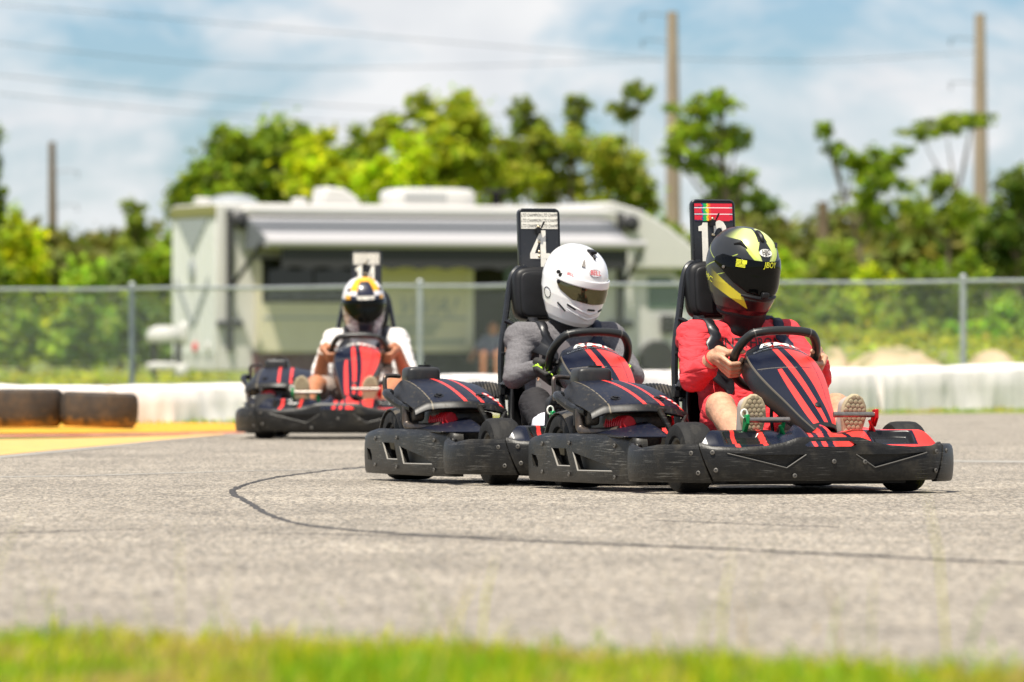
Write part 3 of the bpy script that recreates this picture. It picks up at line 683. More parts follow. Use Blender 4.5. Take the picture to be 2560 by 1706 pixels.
def hj_col(az, z):
    a = abs(az); K = (.018, .019, .02); NE = (.60, .72, .12); NW = (.64, .73, .22); Y = (.62, .55, .03)
    if z > .046:
        inner = 13 + max(0, (.085 - z)) * -140 if z < .085 else 13 + (z - .085) * 120
        inner = 6 + 190 * (z - .046) if z < .085 else 13.4 - 190 * (z - .085)
        outer = 20 + 480 * (z - .046)
        if z < .112:
            if inner < a < outer: return NW if a < outer - 8 else NE
        elif a < 100 and z < .1485:
            if a < 11: return K
            f = sstep(45, 100, a); return tuple(NW[i] * (1 - f) + K[i] * f for i in range(3))
    lo, hi = -.128 + .00095 * (a - 30), -.094 + .00125 * (a - 30)
    if 26 + (z + .13) * 260 < a < 105 and lo < z < hi:
        f = sstep(62, 104, a); return tuple(Y[i] * (1 - f) + K[i] * f for i in range(3))
    for zz in (.075 - .0011 * (a - 40), -.02 - .0009 * (a - 80), .030 + .0012 * (a - 95)):
        if a > 52 and abs(z - zz) < .0016: return (.38, .46, .08)
    if z < -.102 and a < 75: return (.022, .003, .004)
    return K
def k3_col(az, z):
    a = abs(az); W = (.74, .72, .74); O_ = (.85, .40, .01); D = (.012, .013, .03)
    if z > .06:
        if a < 24 - 110 * max(0, z - .10) and z < .135: return D
        if a < 52 and z > .085: return O_
        if z > .13: return O_ if az > -60 else W
        return W
    if z > .03: return D if a < 45 else (O_ if a < 66 else W)
    if z < -.03 and a < 24: return D
    if z < -.03: return (.40, .36, .40) if noise.noise(Vector((az * .07, z * 60, 0))) > -.05 else (.17, .12, .17)
    return (.5, .48, .5)

def make_driver(cfg, world_loc, rz, kart):
    p = empty('person', world_loc, rz); tag(p, cfg['label'], 'person', 'kart drivers')
    c = CY + .012; lx, ly = cfg.get('lean', (0, 0)); sk = cfg['skin']; sty = cfg['style']
    hip = [Vector((-.21, c + s * .085, .165)) for s in (-1, 1)]
    knee = [Vector((.165, -.168, .305)), Vector((.165, .285, .300))]
    ank = [Vector((.545, -.215, .150)), Vector((.545, .165, .155))]
    sh = [Vector((-.315 + lx * .6, c + ly * .6 + s * .182, .555)) for s in (-1, 1)]
    el = [Vector((-.125, c - .246, .405)), Vector((-.125, c + .246, .41))]
    if sty == 'white': el = [Vector((-.13, c - .250, .335)), Vector((-.13, c + .250, .335))]
    neck = Vector((-.325 + lx * .7, c + ly * .7, .60)); head = Vector(cfg['head'])
    wc = Vector((.085, CY + .005, .488)); e2 = Vector((.67, 0, .74)); ax = Vector((-.74, 0, .67))
    hands = []; body = []; lim = 0 if sty == 'white' else (.009 if sty == 'red' else .015)
    for i, s in enumerate((-1, 1)):
        an = R({'red': 12, 'grey': 30, 'white': 5}[sty]); g = wc + Vector((0, s, 0)) * .158 * math.cos(an) - e2 * .158 * math.sin(an)
        O = (Vector((0, s, 0)) * math.cos(an) - e2 * math.sin(an)); T = (e2 * math.cos(an) + Vector((0, s, 0)) * math.sin(an))
        wr, pr, tp, te = hand_prims(g, T, O, ax); hands.append((wr, pr, g, T, O))
    # one continuous body
    body += [((-.24, c, .175), (-.315 + lx * .4, c + ly * .4, .42), .115, .125, [((0, 1, 0), 1.28)]), (sh[0], sh[1], .062, .062), (neck - Vector((0, 0, .05)), head - Vector((.02, 0, .06)), .060, .055), (head - Vector((0, 0, .03)), head + Vector((0, 0, .03)), .085, .085)]
    for i in range(2):
        wr, pr, g, T, O = hands[i]
        body += [(hip[i], knee[i], .082, .056), (knee[i], knee[i].lerp(ank[i], .35), .054, .052), (knee[i].lerp(ank[i], .35), ank[i], .052, .036), (ank[i], ank[i] + Vector((.03, 0, .0)), .038, .038),
                 (sh[i], el[i], .052 - lim, .044 - lim), (el[i], el[i].lerp(wr, .35), .044 - lim, .042 - lim * .6), (el[i].lerp(wr, .35), wr, .042 - lim * .5, .030)]
        if sty != 'grey': body += pr
    blob('body', body, .0042, M[sk], p, 1)
    def fold(co):
        n1 = noise.noise(Vector((co.x * 11, co.y * 11, co.z * 34 + 3))); n2 = noise.noise(Vector((co.x * 30 + 9, co.y * 30, co.z * 55)))
        n3 = noise.noise(Vector((co.x * 7 + 5, co.y * 8, co.z * 18 + co.y * 9))); return .002 - .0045 * math.exp(-(n3 * 5) ** 2) - .003 * math.exp(-(n1 * 5) ** 2) + .0015 * n2
    # shirt
    ext = {'red': .52, 'grey': .96, 'white': -.30}[sty]; mt = {'red': 'red_cotton', 'grey': 'grey_knit', 'white': 'white_cotton'}[sty]; fat = 1.04 if sty == 'white' else (.94 if sty == 'grey' else 1.0)
    pr = [((-.235, c, .20), (-.315 + lx * .4, c + ly * .4, .40), .128 * fat, .138 * fat, [((0, 1, 0), 1.25)]), ((-.315 + lx * .4, c + ly * .4, .40), (-.33 + lx * .6, c + ly * .6, .51), .135 * fat, .115, [((0, 1, 0), 1.3)]), (sh[0], sh[1], .074, .074), (neck - Vector((0, 0, .06)), neck + Vector((0, 0, .012)), .09, .066)]
    for i in range(2):
        wr = hands[i][0]
        if ext < 0: pr += [(sh[i], sh[i].lerp(el[i], .86), .072, .070)]
        else: sl_ = .010 if sty == 'grey' else .003; pr += [(sh[i], el[i], .069 - sl_, .056 - sl_), (el[i], el[i].lerp(wr, ext), .057 - sl_, .051 if ext < .9 else .036)]
    shirt = blob('shirt', pr, .007, M[mt], p, 6, fold if sty != 'grey' else (lambda co: .55 * fold(co))); bv = bvh_of(shirt)
    # lower garment
    if sty == 'grey':
        pr = [((-.24, c - .03, .16), (-.24, c + .03, .16), .13, .13, [((0, 0, 1), .85)])]
        for i in range(2): pr += [(hip[i], knee[i], .094, .066), (knee[i], knee[i].lerp(ank[i], .35), .064, .060), (knee[i].lerp(ank[i], .35), knee[i].lerp(ank[i], .46), .060, .056)]
        blob('leggings', pr, .007, M['black_cotton'], p, 4, lambda co: .5 * fold(co))
        for i in range(2): blob('sock', [(knee[i].lerp(ank[i], .36), ank[i], .056, .044)], .006, M['sock'], p, 2)
    else:
        pr = [((-.24, c - .03, .16), (-.24, c + .03, .16), .135, .135, [((0, 0, 1), .85)])]
        for i in range(2): pr += [(hip[i], hip[i].lerp(knee[i], .80), .100, .083)]
        blob('shorts', pr, .007, M['red_cotton' if sty == 'red' else 'khaki'], p, 4, fold)
    # shoes
    shm, slm = ('shoe_black', 'black') if sty == 'grey' else ('shoe', 'sole')
    for i in range(2):
        y = ank[i].y + (.0 if i else .005); hl, to = Vector((.598, y, .098)), Vector((.632, y + (.012 if i else -.004), .352)); ax_ = (to - hl).normalized(); nf = Vector((1, 0, -.13)).normalized(); sd = ax_.cross(nf).normalized(); ln = (to - hl).length
        s_e = empty('shoe'); s_e.parent = p
        up = [(hl - nf * .062 + ax_ * .040, to - nf * .056 - ax_ * .045, .040, .032, [(sd, 1.1)]), (hl - nf * .062 + ax_ * .045, ank[i] + Vector((-.0, 0, .03)), .042, .044), (hl - nf * .058 + ax_ * .12, to - nf * .056 - ax_ * .05, .036, .034, [(sd, 1.25)])]
        blob('upper', up, .006, M[shm], s_e, 3)
        wf = lambda t: interp(t, [0, .03, .1, .25, .45, .68, .85, .95, 1], [.013, .024, .034, .036, .035, .048, .044, .029, .009])
        ts = [0, .015, .05, .1, .18, .28, .4, .5, .6, .68, .76, .84, .9, .95, .98, 1]
        out = [hl + ax_ * ln * t + sd * wf(t) for t in ts] + [hl + ax_ * ln * t - sd * wf(t) for t in ts[::-1]]
        so = MB().prism([q - nf * .022 for q in out], nf * .022).build('sole', M[slm], s_e, 40, bevel=.004)
        mb = MB(); rowh = .0155
        for r_ in range(17):
            t = (.014 + r_ * rowh) / ln
            for q in range(-3, 4):
                off = (q + .5 * (r_ % 2)) * .0172
                if abs(off) < wf(t) - .009 and t < .975: mb.lathe([(.0086, -.001), (.0080, .0026), (.0060, .0032)], hl + ax_ * ln * t + sd * off, nf, 8)
        tr = mb.build('tread', M[slm], so); tr['kind'] = 'stuff'
    # gloves, bracelet
    if sty == 'grey':
        for i in range(2):
            wr, pr, g, T, O = hands[i]; dirw = (el[i] - wr).normalized()
            gl = blob('glove', pr + [(wr, wr + dirw * .045, .030, .036)], .0042, M['glove'], p, 2); gb = bvh_of(gl)
            for k_ in range(3):
                pts = []
                for j in range(8):
                    s0 = wr + dirw * .03 - ax * .12; tgt = (wr + dirw * (.03 - .01 * k_)).lerp(g + O * .03 + T * (.03 - .028 * k_), j / 7) + T * (.014 * math.sin(j * 1.3 + k_))
                    h = gb.ray_cast(tgt + Vector((.25, 0, .05)), Vector((-1, 0, -.2)).normalized())
                    if h[0] is not None: pts.append(h[0] + h[1] * .0012)
                if len(pts) > 2: MB().tube(catmull(pts, 3), .0022, 6).build('glove_piping', M['neon'], gl)
    else:
        wr = hands[0][0]; dirw = (el[0] - wr).normalized(); q = wr + dirw * .014; e1 = dirw.orthogonal().normalized(); f2 = dirw.cross(e1)
        MB().tube([q + (e1 * math.cos(a * .2618) + f2 * math.sin(a * .2618)) * .034 for a in range(24)], .0032, 6, closed=True).build('bracelet', M['text_red' if sty == 'red' else 'white_print'], p)
    # neck wear
    if sty == 'red': blob('neck_collar', [(neck + Vector((.02, 0, .005)), neck + Vector((.055, 0, .07)), .075, .085), (neck + Vector((.05, -.02, -.01)), neck + Vector((.06, .03, .04)), .05, .05)], .007, M['black'], p, 3)
    if sty == 'grey':
        blob('neck_collar', [(neck + Vector((.015, 0, -.0)), neck + Vector((.06, .015, .06)), .078, .085)], .007, M['black_cotton'], p, 3)
        pan = MB()
        def pf(u, v):
            y = c + ly * .5 - .125 + .27 * u; z = .30 + .25 * v - .03 * abs(u - .5); x = front_hit(bv, y, z, .004); return Vector((x if x is not None else -.2, y, z))
        pan.grid(pf, 16, 16).build('chest_panel', M['grey_panel'], p, 60)
    # helmet
    hm = empty('helmet', head); hm.parent = p; y_, pt, rl = cfg['rot']; hm.rotation_euler = (R(rl), R(pt), R(y_)); hm.scale = [cfg.get('hs', 1.)] * 3
    if sty == 'red':
        s_ = helmet_shell(hm, hj_col, M['helmet'])
        zl = lambda a: interp(a, [0, 30, 55, 75, 92], [-.082, -.072, -.040, -.005, .018]); zu = lambda a: interp(a, [0, 50, 80, 92], [.046, .050, .052, .036])
        helmet_visor(hm, zl, zu, 92, M['visor'])
        tx = lambda az0, z0, k=1., off=.009: (lambda x, y: hp(az0 + math.degrees(x / .15), z0 + y, off))
        text_obj('lettering', 'JBOY', .027, lambda x, y: hp(6 + math.degrees(x / .165), .033 + y, .0085), M['text_neon'], hm, bold=.015, shear=.2, split=.008)
        fl = MB()
        for i in range(6): fl.add([hp(a, z_, .0085) for a, z_ in ((-52, .043 - i * .0045), (-36 if i > 2 else -43, .043 - i * .0045), (-36 if i > 2 else -43, .040 - i * .0045), (-52, .040 - i * .0045))], [(0, 1, 2, 3)])
        fl.add([hp(a, z_, .0085) for a, z_ in ((-42, .043), (-34, .043), (-34, .030), (-42, .030))], [(0, 1, 2, 3)]); fl.build('flag_sticker', M['text_neon'], hm, 0, fixn=False)
        MB().add([hp(math.degrees(.031 * math.cos(a * .314) / .145), .076 + .0135 * math.sin(a * .314), .003) for a in range(20)], [tuple(range(20))]).build('logo_oval', M['white_print'], hm, 0, fixn=False)
        text_obj('lettering', 'HJC', .022, lambda x, y: hp(math.degrees(x * 1.0 / .145), .076 + y, .0058), M['text_black'], hm, bold=.025, split=.008, spacing=.95)
        text_obj('lettering', 'HJC', .030, lambda x, y: hp(-105 + math.degrees(x * 1.2 / .15), -.045 + y - x * .3, .002), M['text_neon'], hm, shear=.2, split=.01)
        for az, z in ((-50, .098), (50, .098)):
            mb = MB(); mb.tube([hp(az - 16 * .9, z - .004, .002), hp(az, z + .004, .002), hp(az + 14, z - .012, .002)], [.003, .0075, .002], 10); mb.build('vent', M['black'], hm)
        MB().tube(catmull([hp(0, .112, .001), hp(0, .128, .004), hp(0, .142, .003)], 5), [.004, .007, .009, .010, .0105, .0105, .0105, .0105, .010, .008, .006], 10).build('top_vent', M['black'], hm)
        MB().tube([hp(a, -.090 + .00018 * abs(a), .001) for a in range(-40, 41, 8)], [.004, .006, .007, .008, .009, .010, .009, .008, .007, .006, .004], 10).build('chin_vent', M['black'], hm)
        mb = MB(); rbox(mb, hp(0, -.075, .010), (.02, .03, .024), 4); mb.build('visor_tab', M['black'], hm)
        q = hp(-72, .008, .008); MB().lathe([(.006, -.004), (.006, .003), (.003, .004)], q, q - Vector((0, 0, q.z)), 12).build('visor_pivot', M['steel'], hm)
    elif sty == 'grey':
        helmet_shell(hm, lambda a, z: (.8, .79, .79), M['helmet_white'])
        zl = lambda a: interp(a, [0, 40, 65, 72], [-.052, -.046, -.022, -.006]); zu = lambda a: interp(a, [0, 50, 72], [.010, .012, .014])
        helmet_visor(hm, zl, zu, 72, M['visor_m'])
        def band(u, v):
            a = (u * 2 - 1) * 76; return hp(a, zu(abs(a)) - .001 + .030 * v * (1 - .3 * (abs(a) / 76) ** 4), .0065)
        MB().grid(band, 60, 8).build('visor_strip', M['helmet_white'], hm, 60, thick=.005)
        for az0, z0, k_ in ((-2, .072, 1.), (-52, .047, .62)):
            MB().add([hp(az0 + math.degrees(.030 * k_ * math.cos(a * .314) / .145), z0 + .0145 * k_ * math.sin(a * .314), .0022) for a in range(20)], [tuple(range(20))]).build('logo_rim', M['grey_panel'], hm, 0, fixn=False) if k_ == 1 else None
            MB().add([hp(az0 + math.degrees(.0285 * k_ * math.cos(a * .314) / .145), z0 + .0132 * k_ * math.sin(a * .314), .0030) for a in range(20)], [tuple(range(20))]).build('logo_oval', M['helmet_white'], hm, 0, fixn=False)
            text_obj('lettering', 'BELL', .025 * k_, lambda x, y: hp(az0 + math.degrees(x * 1.05 / .145), z0 + .001 + y, .0042), M['text_red'], hm, bold=.004, split=.008)
        MB().tube([hp(-92 + 8 * math.cos(a * .314), -.058 + .020 * math.sin(a * .314), .001) for a in range(20)], .0016, 6, closed=True).build('sticker_ring', M['text_black'], hm)
        for az, z, dz, wd in ((-38, -.078, -.006, 9), (28, -.078, .004, 8), (-58, -.090, -.012, 9), (2, -.076, 0, 7)):
            MB().tube([hp(az - wd, z - dz, -.001), hp(az, z, .0), hp(az + wd, z + dz, -.001)], .0045, 8).build('chin_vent', M['black'], hm)
        for zc in (-.095, -.118):
            MB().tube([hp(a, zc + .0006 * abs(a), -.004) for a in range(-55, 56, 5)], [.003 + .004 * math.cos(R(a * 1.5)) for a in range(-55, 56, 5)], 10).build('chin_ridge', M['helmet_white'], hm)
        for az, z in ((-76, .040), (-70, .033), (-70, .006), (76, .035)):
            q = hp(az, z, .006); MB().lathe([(.008, -.006), (.008, .002), (.004, .004)], q, q - Vector((0, 0, q.z)), 12).build('pivot_screw', M['black'], hm)
        mb = MB(); mb.prism([hp(-33, .088, .002), hp(-25, .088, .002), hp(-27, .112, .002), hp(-31, .112, .002)], hp(-29, .1, 0).normalized() * .004); mb.build('air_inlet', M['steel'], hm)
        mb = MB(); mb.box(hp(0, .139, .008), (.035, .03, .012)); mb.tube([hp(0, .135, .004), hp(0, .12, .006)], .006, 8); mb.build('top_inlet', M['black'], hm, bevel=.003)
    else:
        helmet_shell(hm, k3_col, M['helmet'])
        zl = lambda a: interp(a, [0, 30, 60, 84], [-.09, -.075, -.035, .0]); zu = lambda a: interp(a, [0, 50, 84], [.038, .040, .034])
        helmet_visor(hm, zl, zu, 84, M['visor'])
        MB().add([hp(az_, z_, .003) for az_, z_ in ((-22, .042), (0, .040), (22, .042), (22, .060), (0, .060), (-22, .060))], [tuple(range(6))]).build('logo_patch', M['plate_white'], hm, 0, fixn=False)
        for az in (-55, 55): MB().ell(hp(az, .09, .0), (.012, .012, .010)).build('vent', M['black'], hm)
    # chest lettering and harness over the shirt
    if sty == 'red':
        def sp(x, y):
            yy = c + .012 + x * .88; zz = .538 + y + .0 * x; h = front_hit(bv, yy, zz, .0028); return Vector((h if h is not None else -.2, yy, zz))
        text_obj('shirt_lettering', 'UNTTHRON', .052, sp, M['text_black'], shirt, bold=.006, split=.008, spacing=1.02)
    for s in (-1, 1):
        yc = c + ly * .6 + s * (.138 if sty == 'red' else .115)
        ctl = catmull([(-.445 + lx * .3, yc, .625), (-.39 + lx * .6, yc, .66), (-.32 + lx * .6, yc, .665), (-.24 + lx * .6, yc - s * .004, .62), (-.17 + lx * .5, yc - s * .012, .53), (-.14 + lx * .4, yc - s * .02, .42), (-.13, yc - s * .03, .30)], 6)
        rows = []
        for q_ in ctl:
            row = []
            for d in (-.019, 0, .019):
                h = bv.find_nearest(q_ + Vector((0, d, 0))); t_ = h[0] + h[1] * .005; row.append(t_ if q_.x > -.40 + lx * .6 else (q_ + Vector((0, d, 0))).lerp(t_, .3))
            rows.append(row)
        MB().grid(lambda u, v: rows[int(round(u * (len(rows) - 1)))][int(round(v * 2))], len(rows), 3).build('harness_strap', M['strap'] if (s < 0 or sty == 'white') else M['belt_blue'], kart, 60, thick=.003)
    return p
# ------------------------------------------------------------------ ground, track, paint
M['asphalt'] = m = pmat('worn asphalt', (.23, .21, .18), .9)
nt = m.node_tree; b = nt.nodes['Principled BSDF']; tc = N(nt, 'ShaderNodeTexCoord')
v1 = N(nt, 'ShaderNodeTexVoronoi', Scale=1.0); n1 = N(nt, 'ShaderNodeTexNoise', Scale=75.0, Detail=4.); n2 = N(nt, 'ShaderNodeTexNoise', Scale=.9, Detail=6.)
mp = N(nt, 'ShaderNodeMapping'); mp.inputs['Scale'].default_value = (1, .35, 1); n3 = N(nt, 'ShaderNodeTexNoise', Scale=3.0, Detail=6.)
for n_ in (n1, n2): L(nt, tc.outputs['Object'], n_.inputs['Vector'])
mpv = N(nt, 'ShaderNodeMapping'); mpv.inputs['Scale'].default_value = (120, 16.0, 1); L(nt, tc.outputs['Object'], mpv.inputs[0]); L(nt, mpv.outputs[0], v1.inputs['Vector'])  # random stone tones, stretched in depth, also stand for shade of stone relief
L(nt, tc.outputs['Object'], mp.inputs[0]); L(nt, mp.outputs[0], n3.inputs['Vector'])
def ramp(nt, src, a, b_, c0, c1):
    r = N(nt, 'ShaderNodeMapRange'); r.inputs['From Min'].default_value = a; r.inputs['From Max'].default_value = b_; r.inputs['To Min'].default_value = c0; r.inputs['To Max'].default_value = c1
    L(nt, src, r.inputs['Value']); return r.outputs['Result']
def mul(nt, a, b_):
    x = N(nt, 'ShaderNodeMath', operation='MULTIPLY'); L(nt, a, x.inputs[0]); L(nt, b_, x.inputs[1]); return x.outputs[0]
stone = N(nt, 'ShaderNodeSeparateColor'); L(nt, v1.outputs['Color'], stone.inputs[0])
f = mul(nt, ramp(nt, stone.outputs[0], 0, 1, .50, 1.56), ramp(nt, n1.outputs['Fac'], .3, .7, .78, 1.22))
f = mul(nt, f, ramp(nt, n2.outputs['Fac'], .3, .7, .86, 1.12)); f = mul(nt, f, ramp(nt, n3.outputs['Fac'], .3, .7, .86, 1.12))
mp4 = N(nt, 'ShaderNodeMapping'); mp4.inputs['Scale'].default_value = (.16, .9, 1); mp4.inputs['Rotation'].default_value = (0, 0, .22); n4 = N(nt, 'ShaderNodeTexNoise', Scale=2.2, Detail=7., Roughness=.65); L(nt, tc.outputs['Object'], mp4.inputs[0]); L(nt, mp4.outputs[0], n4.inputs['Vector'])
f = mul(nt, f, ramp(nt, n4.outputs['Fac'], .36, .60, .91, 1.03))
cl = N(nt, 'ShaderNodeMix', data_type='RGBA', blend_type='MULTIPLY'); cl.inputs['Factor'].default_value = 1
tn = N(nt, 'ShaderNodeMix', data_type='RGBA'); tn.inputs['A'].default_value = (.264, .226, .175, 1); tn.inputs['B'].default_value = (.236, .211, .177, 1); L(nt, stone.outputs[1], tn.inputs['Factor'])
L(nt, tn.outputs['Result'], cl.inputs['A']); L(nt, f, cl.inputs['B']); L(nt, cl.outputs['Result'], b.inputs['Base Color'])
bp = N(nt, 'ShaderNodeBump', Strength=.55, Distance=.006); L(nt, v1.outputs['Distance'], bp.inputs['Height']); L(nt, bp.outputs[0], b.inputs['Normal'])
M['grass_ground'] = pmat('dry grass ground', (.15, .20, .025), 1., var=.45, vscale=2.5, dust=((.24, .20, .10), .45, .7, .7, .8), bump=.6, bscale=8)
M['sand'] = pmat('pale sand', (.52, .40, .25), 1., var=.12, vscale=1.2, dust=((.10, .14, .03), .5, .62, .75, 1.1))
M['paint_yellow'] = pmat('worn yellow paint', (.64, .37, .11), .8, var=.15, vscale=5, dust=((.40, .30, .2), .5, .75, .6, 6), bump=.3, bscale=80)
M['paint_orange'] = pmat('orange yellow turf paint', (.70, .33, .02), 1., var=.4, vscale=9, dust=((.20, .19, .02), .5, .7, .7, 6), bump=.8, bscale=30)
M['paint_red'] = pmat('faded red kerb paint', (.40, .15, .08), .85, var=.4, vscale=6, dust=((.4, .25, .15), .45, .7, .7, 5))
M['paint_white'] = pmat('worn white paint', (.30, .28, .245), .8, var=.2, vscale=9)
M['seam'] = pmat('bitumen seam', (.05, .046, .044), .8, var=.4, vscale=30, bump=.5, bscale=80)
def sheet(name, pts, z, mat, parent=None):
    me = MB().add([(p[0], p[1], 0) for p in pts], [tuple(range(len(pts)))]).mesh(name); bm = bmesh.new(); bm.from_mesh(me); bmesh.ops.triangulate(bm, faces=bm.faces)
    for y in np.arange(28.5, 37.01, .5): bmesh.ops.bisect_plane(bm, geom=bm.verts[:] + bm.edges[:] + bm.faces[:], plane_co=(0, y, 0), plane_no=(0, 1, 0))
    for v in bm.verts: v.co.z = z + rise(v.co.y)
    bmesh.ops.recalc_face_normals(bm, faces=bm.faces)
    if sum(f.normal.z for f in bm.faces) < 0: bmesh.ops.reverse_faces(bm, faces=bm.faces)
    bm.to_mesh(me); bm.free(); me.materials.append(mat); return mobj(name, me, parent, 0)
def ground_z(x, y): return rise(y) if y < 84 else rise(y) + .85 * sstep(84, 103, y) * sstep(3, 5, x) * (.6 + .5 * noise.noise(Vector((x * .35, y * .08, 2))))
xs = np.concatenate([np.linspace(-600, -30, 12), np.linspace(-26, 26, 80), np.linspace(30, 600, 12)]); ys = np.concatenate([np.linspace(-20, 27, 6), np.linspace(28.5, 36.5, 17), np.linspace(40, 82, 6), np.linspace(84, 150, 50), np.linspace(155, 1500, 14)])
mb = MB(); vs = [(x, y, ground_z(x, y) if abs(x) < 30 else rise(y)) for x in xs for y in ys]; ny = len(ys)
mb.add(vs, [(i * ny + j, (i + 1) * ny + j, (i + 1) * ny + j + 1, i * ny + j + 1) for i in range(len(xs) - 1) for j in range(ny - 1)])
tag(mb.build('ground', M['grass_ground'], None, 60), 'grass and dirt ground reaching back to the tree line', kind='structure')
edge = [(x_, y_ * 1.5625) for x_, y_ in [(-30, 7.5), (-1.6, 7.42), (-.9, 7.36), (-.5, 7.22), (-.15, 7.16), (.2, 6.85), (.5, 6.62), (.8, 6.36), (1.1, 6.16), (1.7, 6.05), (30, 6.0)]]
gl, gr = gp(0, 1139), gp(600, 1084)
tr = sheet('track', edge + [(x_, y_ * 1.5625) for x_, y_ in [(30, 34.6), (9, 36.2), (4, 35.4), (1.5, 34.2), (.2, 32.5), (-.8, 30.2), (-1.7, 27.4), (-1.75, 26.6), (-2.2, 23.9), (-2.46, 20.9), (-6, 17.5), (-30, 12)]], .004, M['asphalt']); tag(tr, 'light grey worn asphalt race track with fine stones', kind='structure')
def band(name, a, b_, z, mat, label):
    """a painted strip between two edges, laid as a run of small quads that follow the ground"""
    P = lambda l, u: (float(np.interp(u * (len(l) - 1), range(len(l)), [p[0] for p in l])), float(np.interp(u * (len(l) - 1), range(len(l)), [p[1] for p in l])))
    def f(u, v):
        p, r_ = P(a, u), P(b_, u); x, y = p[0] + (r_[0] - p[0]) * v, p[1] + (r_[1] - p[1]) * v; return Vector((x, y, z + rise(y)))
    o = MB().grid(f, 12 * (len(a) - 1) + 1, 6).build(name, mat, None, 0)
    if o.data.polygons[0].normal.z < 0: o.data.flip_normals()
    return tag(o, label, kind='structure')
q = lambda *l: [(gp(*p).x, gp(*p).y) for p in l]
# yellow painted run-off, red kerb strip and orange turf on the left
band('runoff_paint', q((-900, 1205), (0, 1141), (150, 1127), (300, 1113), (450, 1098), (560, 1089)), q((-900, 1120), (0, 1102), (150, 1099), (300, 1095), (450, 1091), (560, 1086)), .0056, M['paint_yellow'], 'yellow painted run-off area left of the track')
band('edge_line', q((-900, 1216), (0, 1149), (150, 1134), (300, 1119), (450, 1102), (560, 1090.5)), q((-900, 1207), (0, 1142.5), (150, 1128.3), (300, 1114), (450, 1098.6), (560, 1089.4)), .0062, M['paint_white'], 'pale worn line edging the yellow run-off')
mb = MB(); pth = [gp(p[0], p[1]) for p in ((-900, 1110), (0, 1096), (200, 1094), (420, 1090), (590, 1086), (660, 1084))]; pth = catmull(pth, 8)
mb.grid(lambda u, v: pth[int(round(u * (len(pth) - 1)))] + Vector((.02 * v, .9 * v, .0054 + rise(pth[int(round(u * (len(pth) - 1)))].y) + .012 * math.sin(math.pi * min(1, v * 1.15)))), len(pth), 8); tag(mb.build('kerb', M['paint_red'], None, 60), 'low faded red kerb beside the yellow run-off', kind='structure')
band('turf_strip', q((-900, 1097), (0, 1086), (200, 1085), (420, 1083), (600, 1079)), q((-900, 1068), (0, 1063), (200, 1062), (420, 1060), (640, 1062)), .0066, M['paint_orange'], 'orange yellow strip of dusty turf in front of the tyres')
band('paint_line', q((2180, 1156), (2560, 1160), (3200, 1165)), q((2180, 1152), (2560, 1155), (3200, 1160)), .0052, M['paint_white'], 'faint white line on the asphalt right of the leading kart')
band('paint_line', q((-200, 1200), (200, 1194), (620, 1181), (900, 1176)), q((-200, 1197.4), (200, 1191.6), (620, 1179.4), (900, 1174.8)), .0052, M['paint_white'], 'faint white line across the asphalt left of the karts')
# dark seam of an old asphalt patch
sp = catmull([gp(*p) for p in ((3000, 1432), (2560, 1415), (2200, 1398), (1900, 1383), (1560, 1368), (1280, 1356), (1050, 1343), (850, 1328), (740, 1313), (670, 1290), (620, 1260), (583, 1238), (590, 1225), (640, 1208), (720, 1193), (860, 1176), (1000, 1168))], 40)
def lip(path, wid, hgt, bulge=0., fade=0.):
    vs = []
    for i, p_ in enumerate(path):
        t = (path[min(len(path) - 1, i + 1)] - path[max(0, i - 1)]).normalized(); n_ = Vector((-t.y, t.x, 0)); j = noise.noise(p_ * 9) * .012 + noise.noise(p_ * 40) * .004
        k_ = (1 + .55 * noise.noise(p_ * 17 + Vector((3, 0, 0)))) * (1 + bulge * math.exp(-((i - 430) / 110) ** 2)); h_ = hgt * (1 + .6 * noise.noise(p_ * 13)) ; z_ = .0044 + rise(p_.y)
        for o_, zz in ((-wid * k_, 0), (-wid * .4 * k_, h_), (wid * .4 * k_, h_), (wid * k_, 0)): q_ = p_ + n_ * (j + o_); vs.append((q_.x, q_.y, z_ + zz))
    return MB().add(vs, [(4 * i + k, 4 * i + k + 1, 4 * i + k + 5, 4 * i + k + 4) for i in range(len(path) - 1) for k in range(3)])
mb = lip(sp, .0065, .0040, .7)
for pts_ in (((-300, 1345), (0, 1338), (180, 1332), (360, 1328)), ((640, 1338), (860, 1341), (1100, 1346), (1350, 1349)), ((1640, 1305), (1900, 1316), (2100, 1322))):
    tag(lip(catmull([gp(*p) for p in pts_], 40), .004, .0016).build('hairline_crack', M['seam'], None, 0), 'faint dark hairline crack in the asphalt, ' + ('at the left edge' if pts_[0][0] < 0 else ('below the curved seam' if pts_[0][0] < 1000 else 'in front of the leading kart')), kind='structure')
tag(mb.build('asphalt_seam', M['seam'], None, 0), 'dark cracked seam curving across the asphalt in front of the karts', kind='structure')

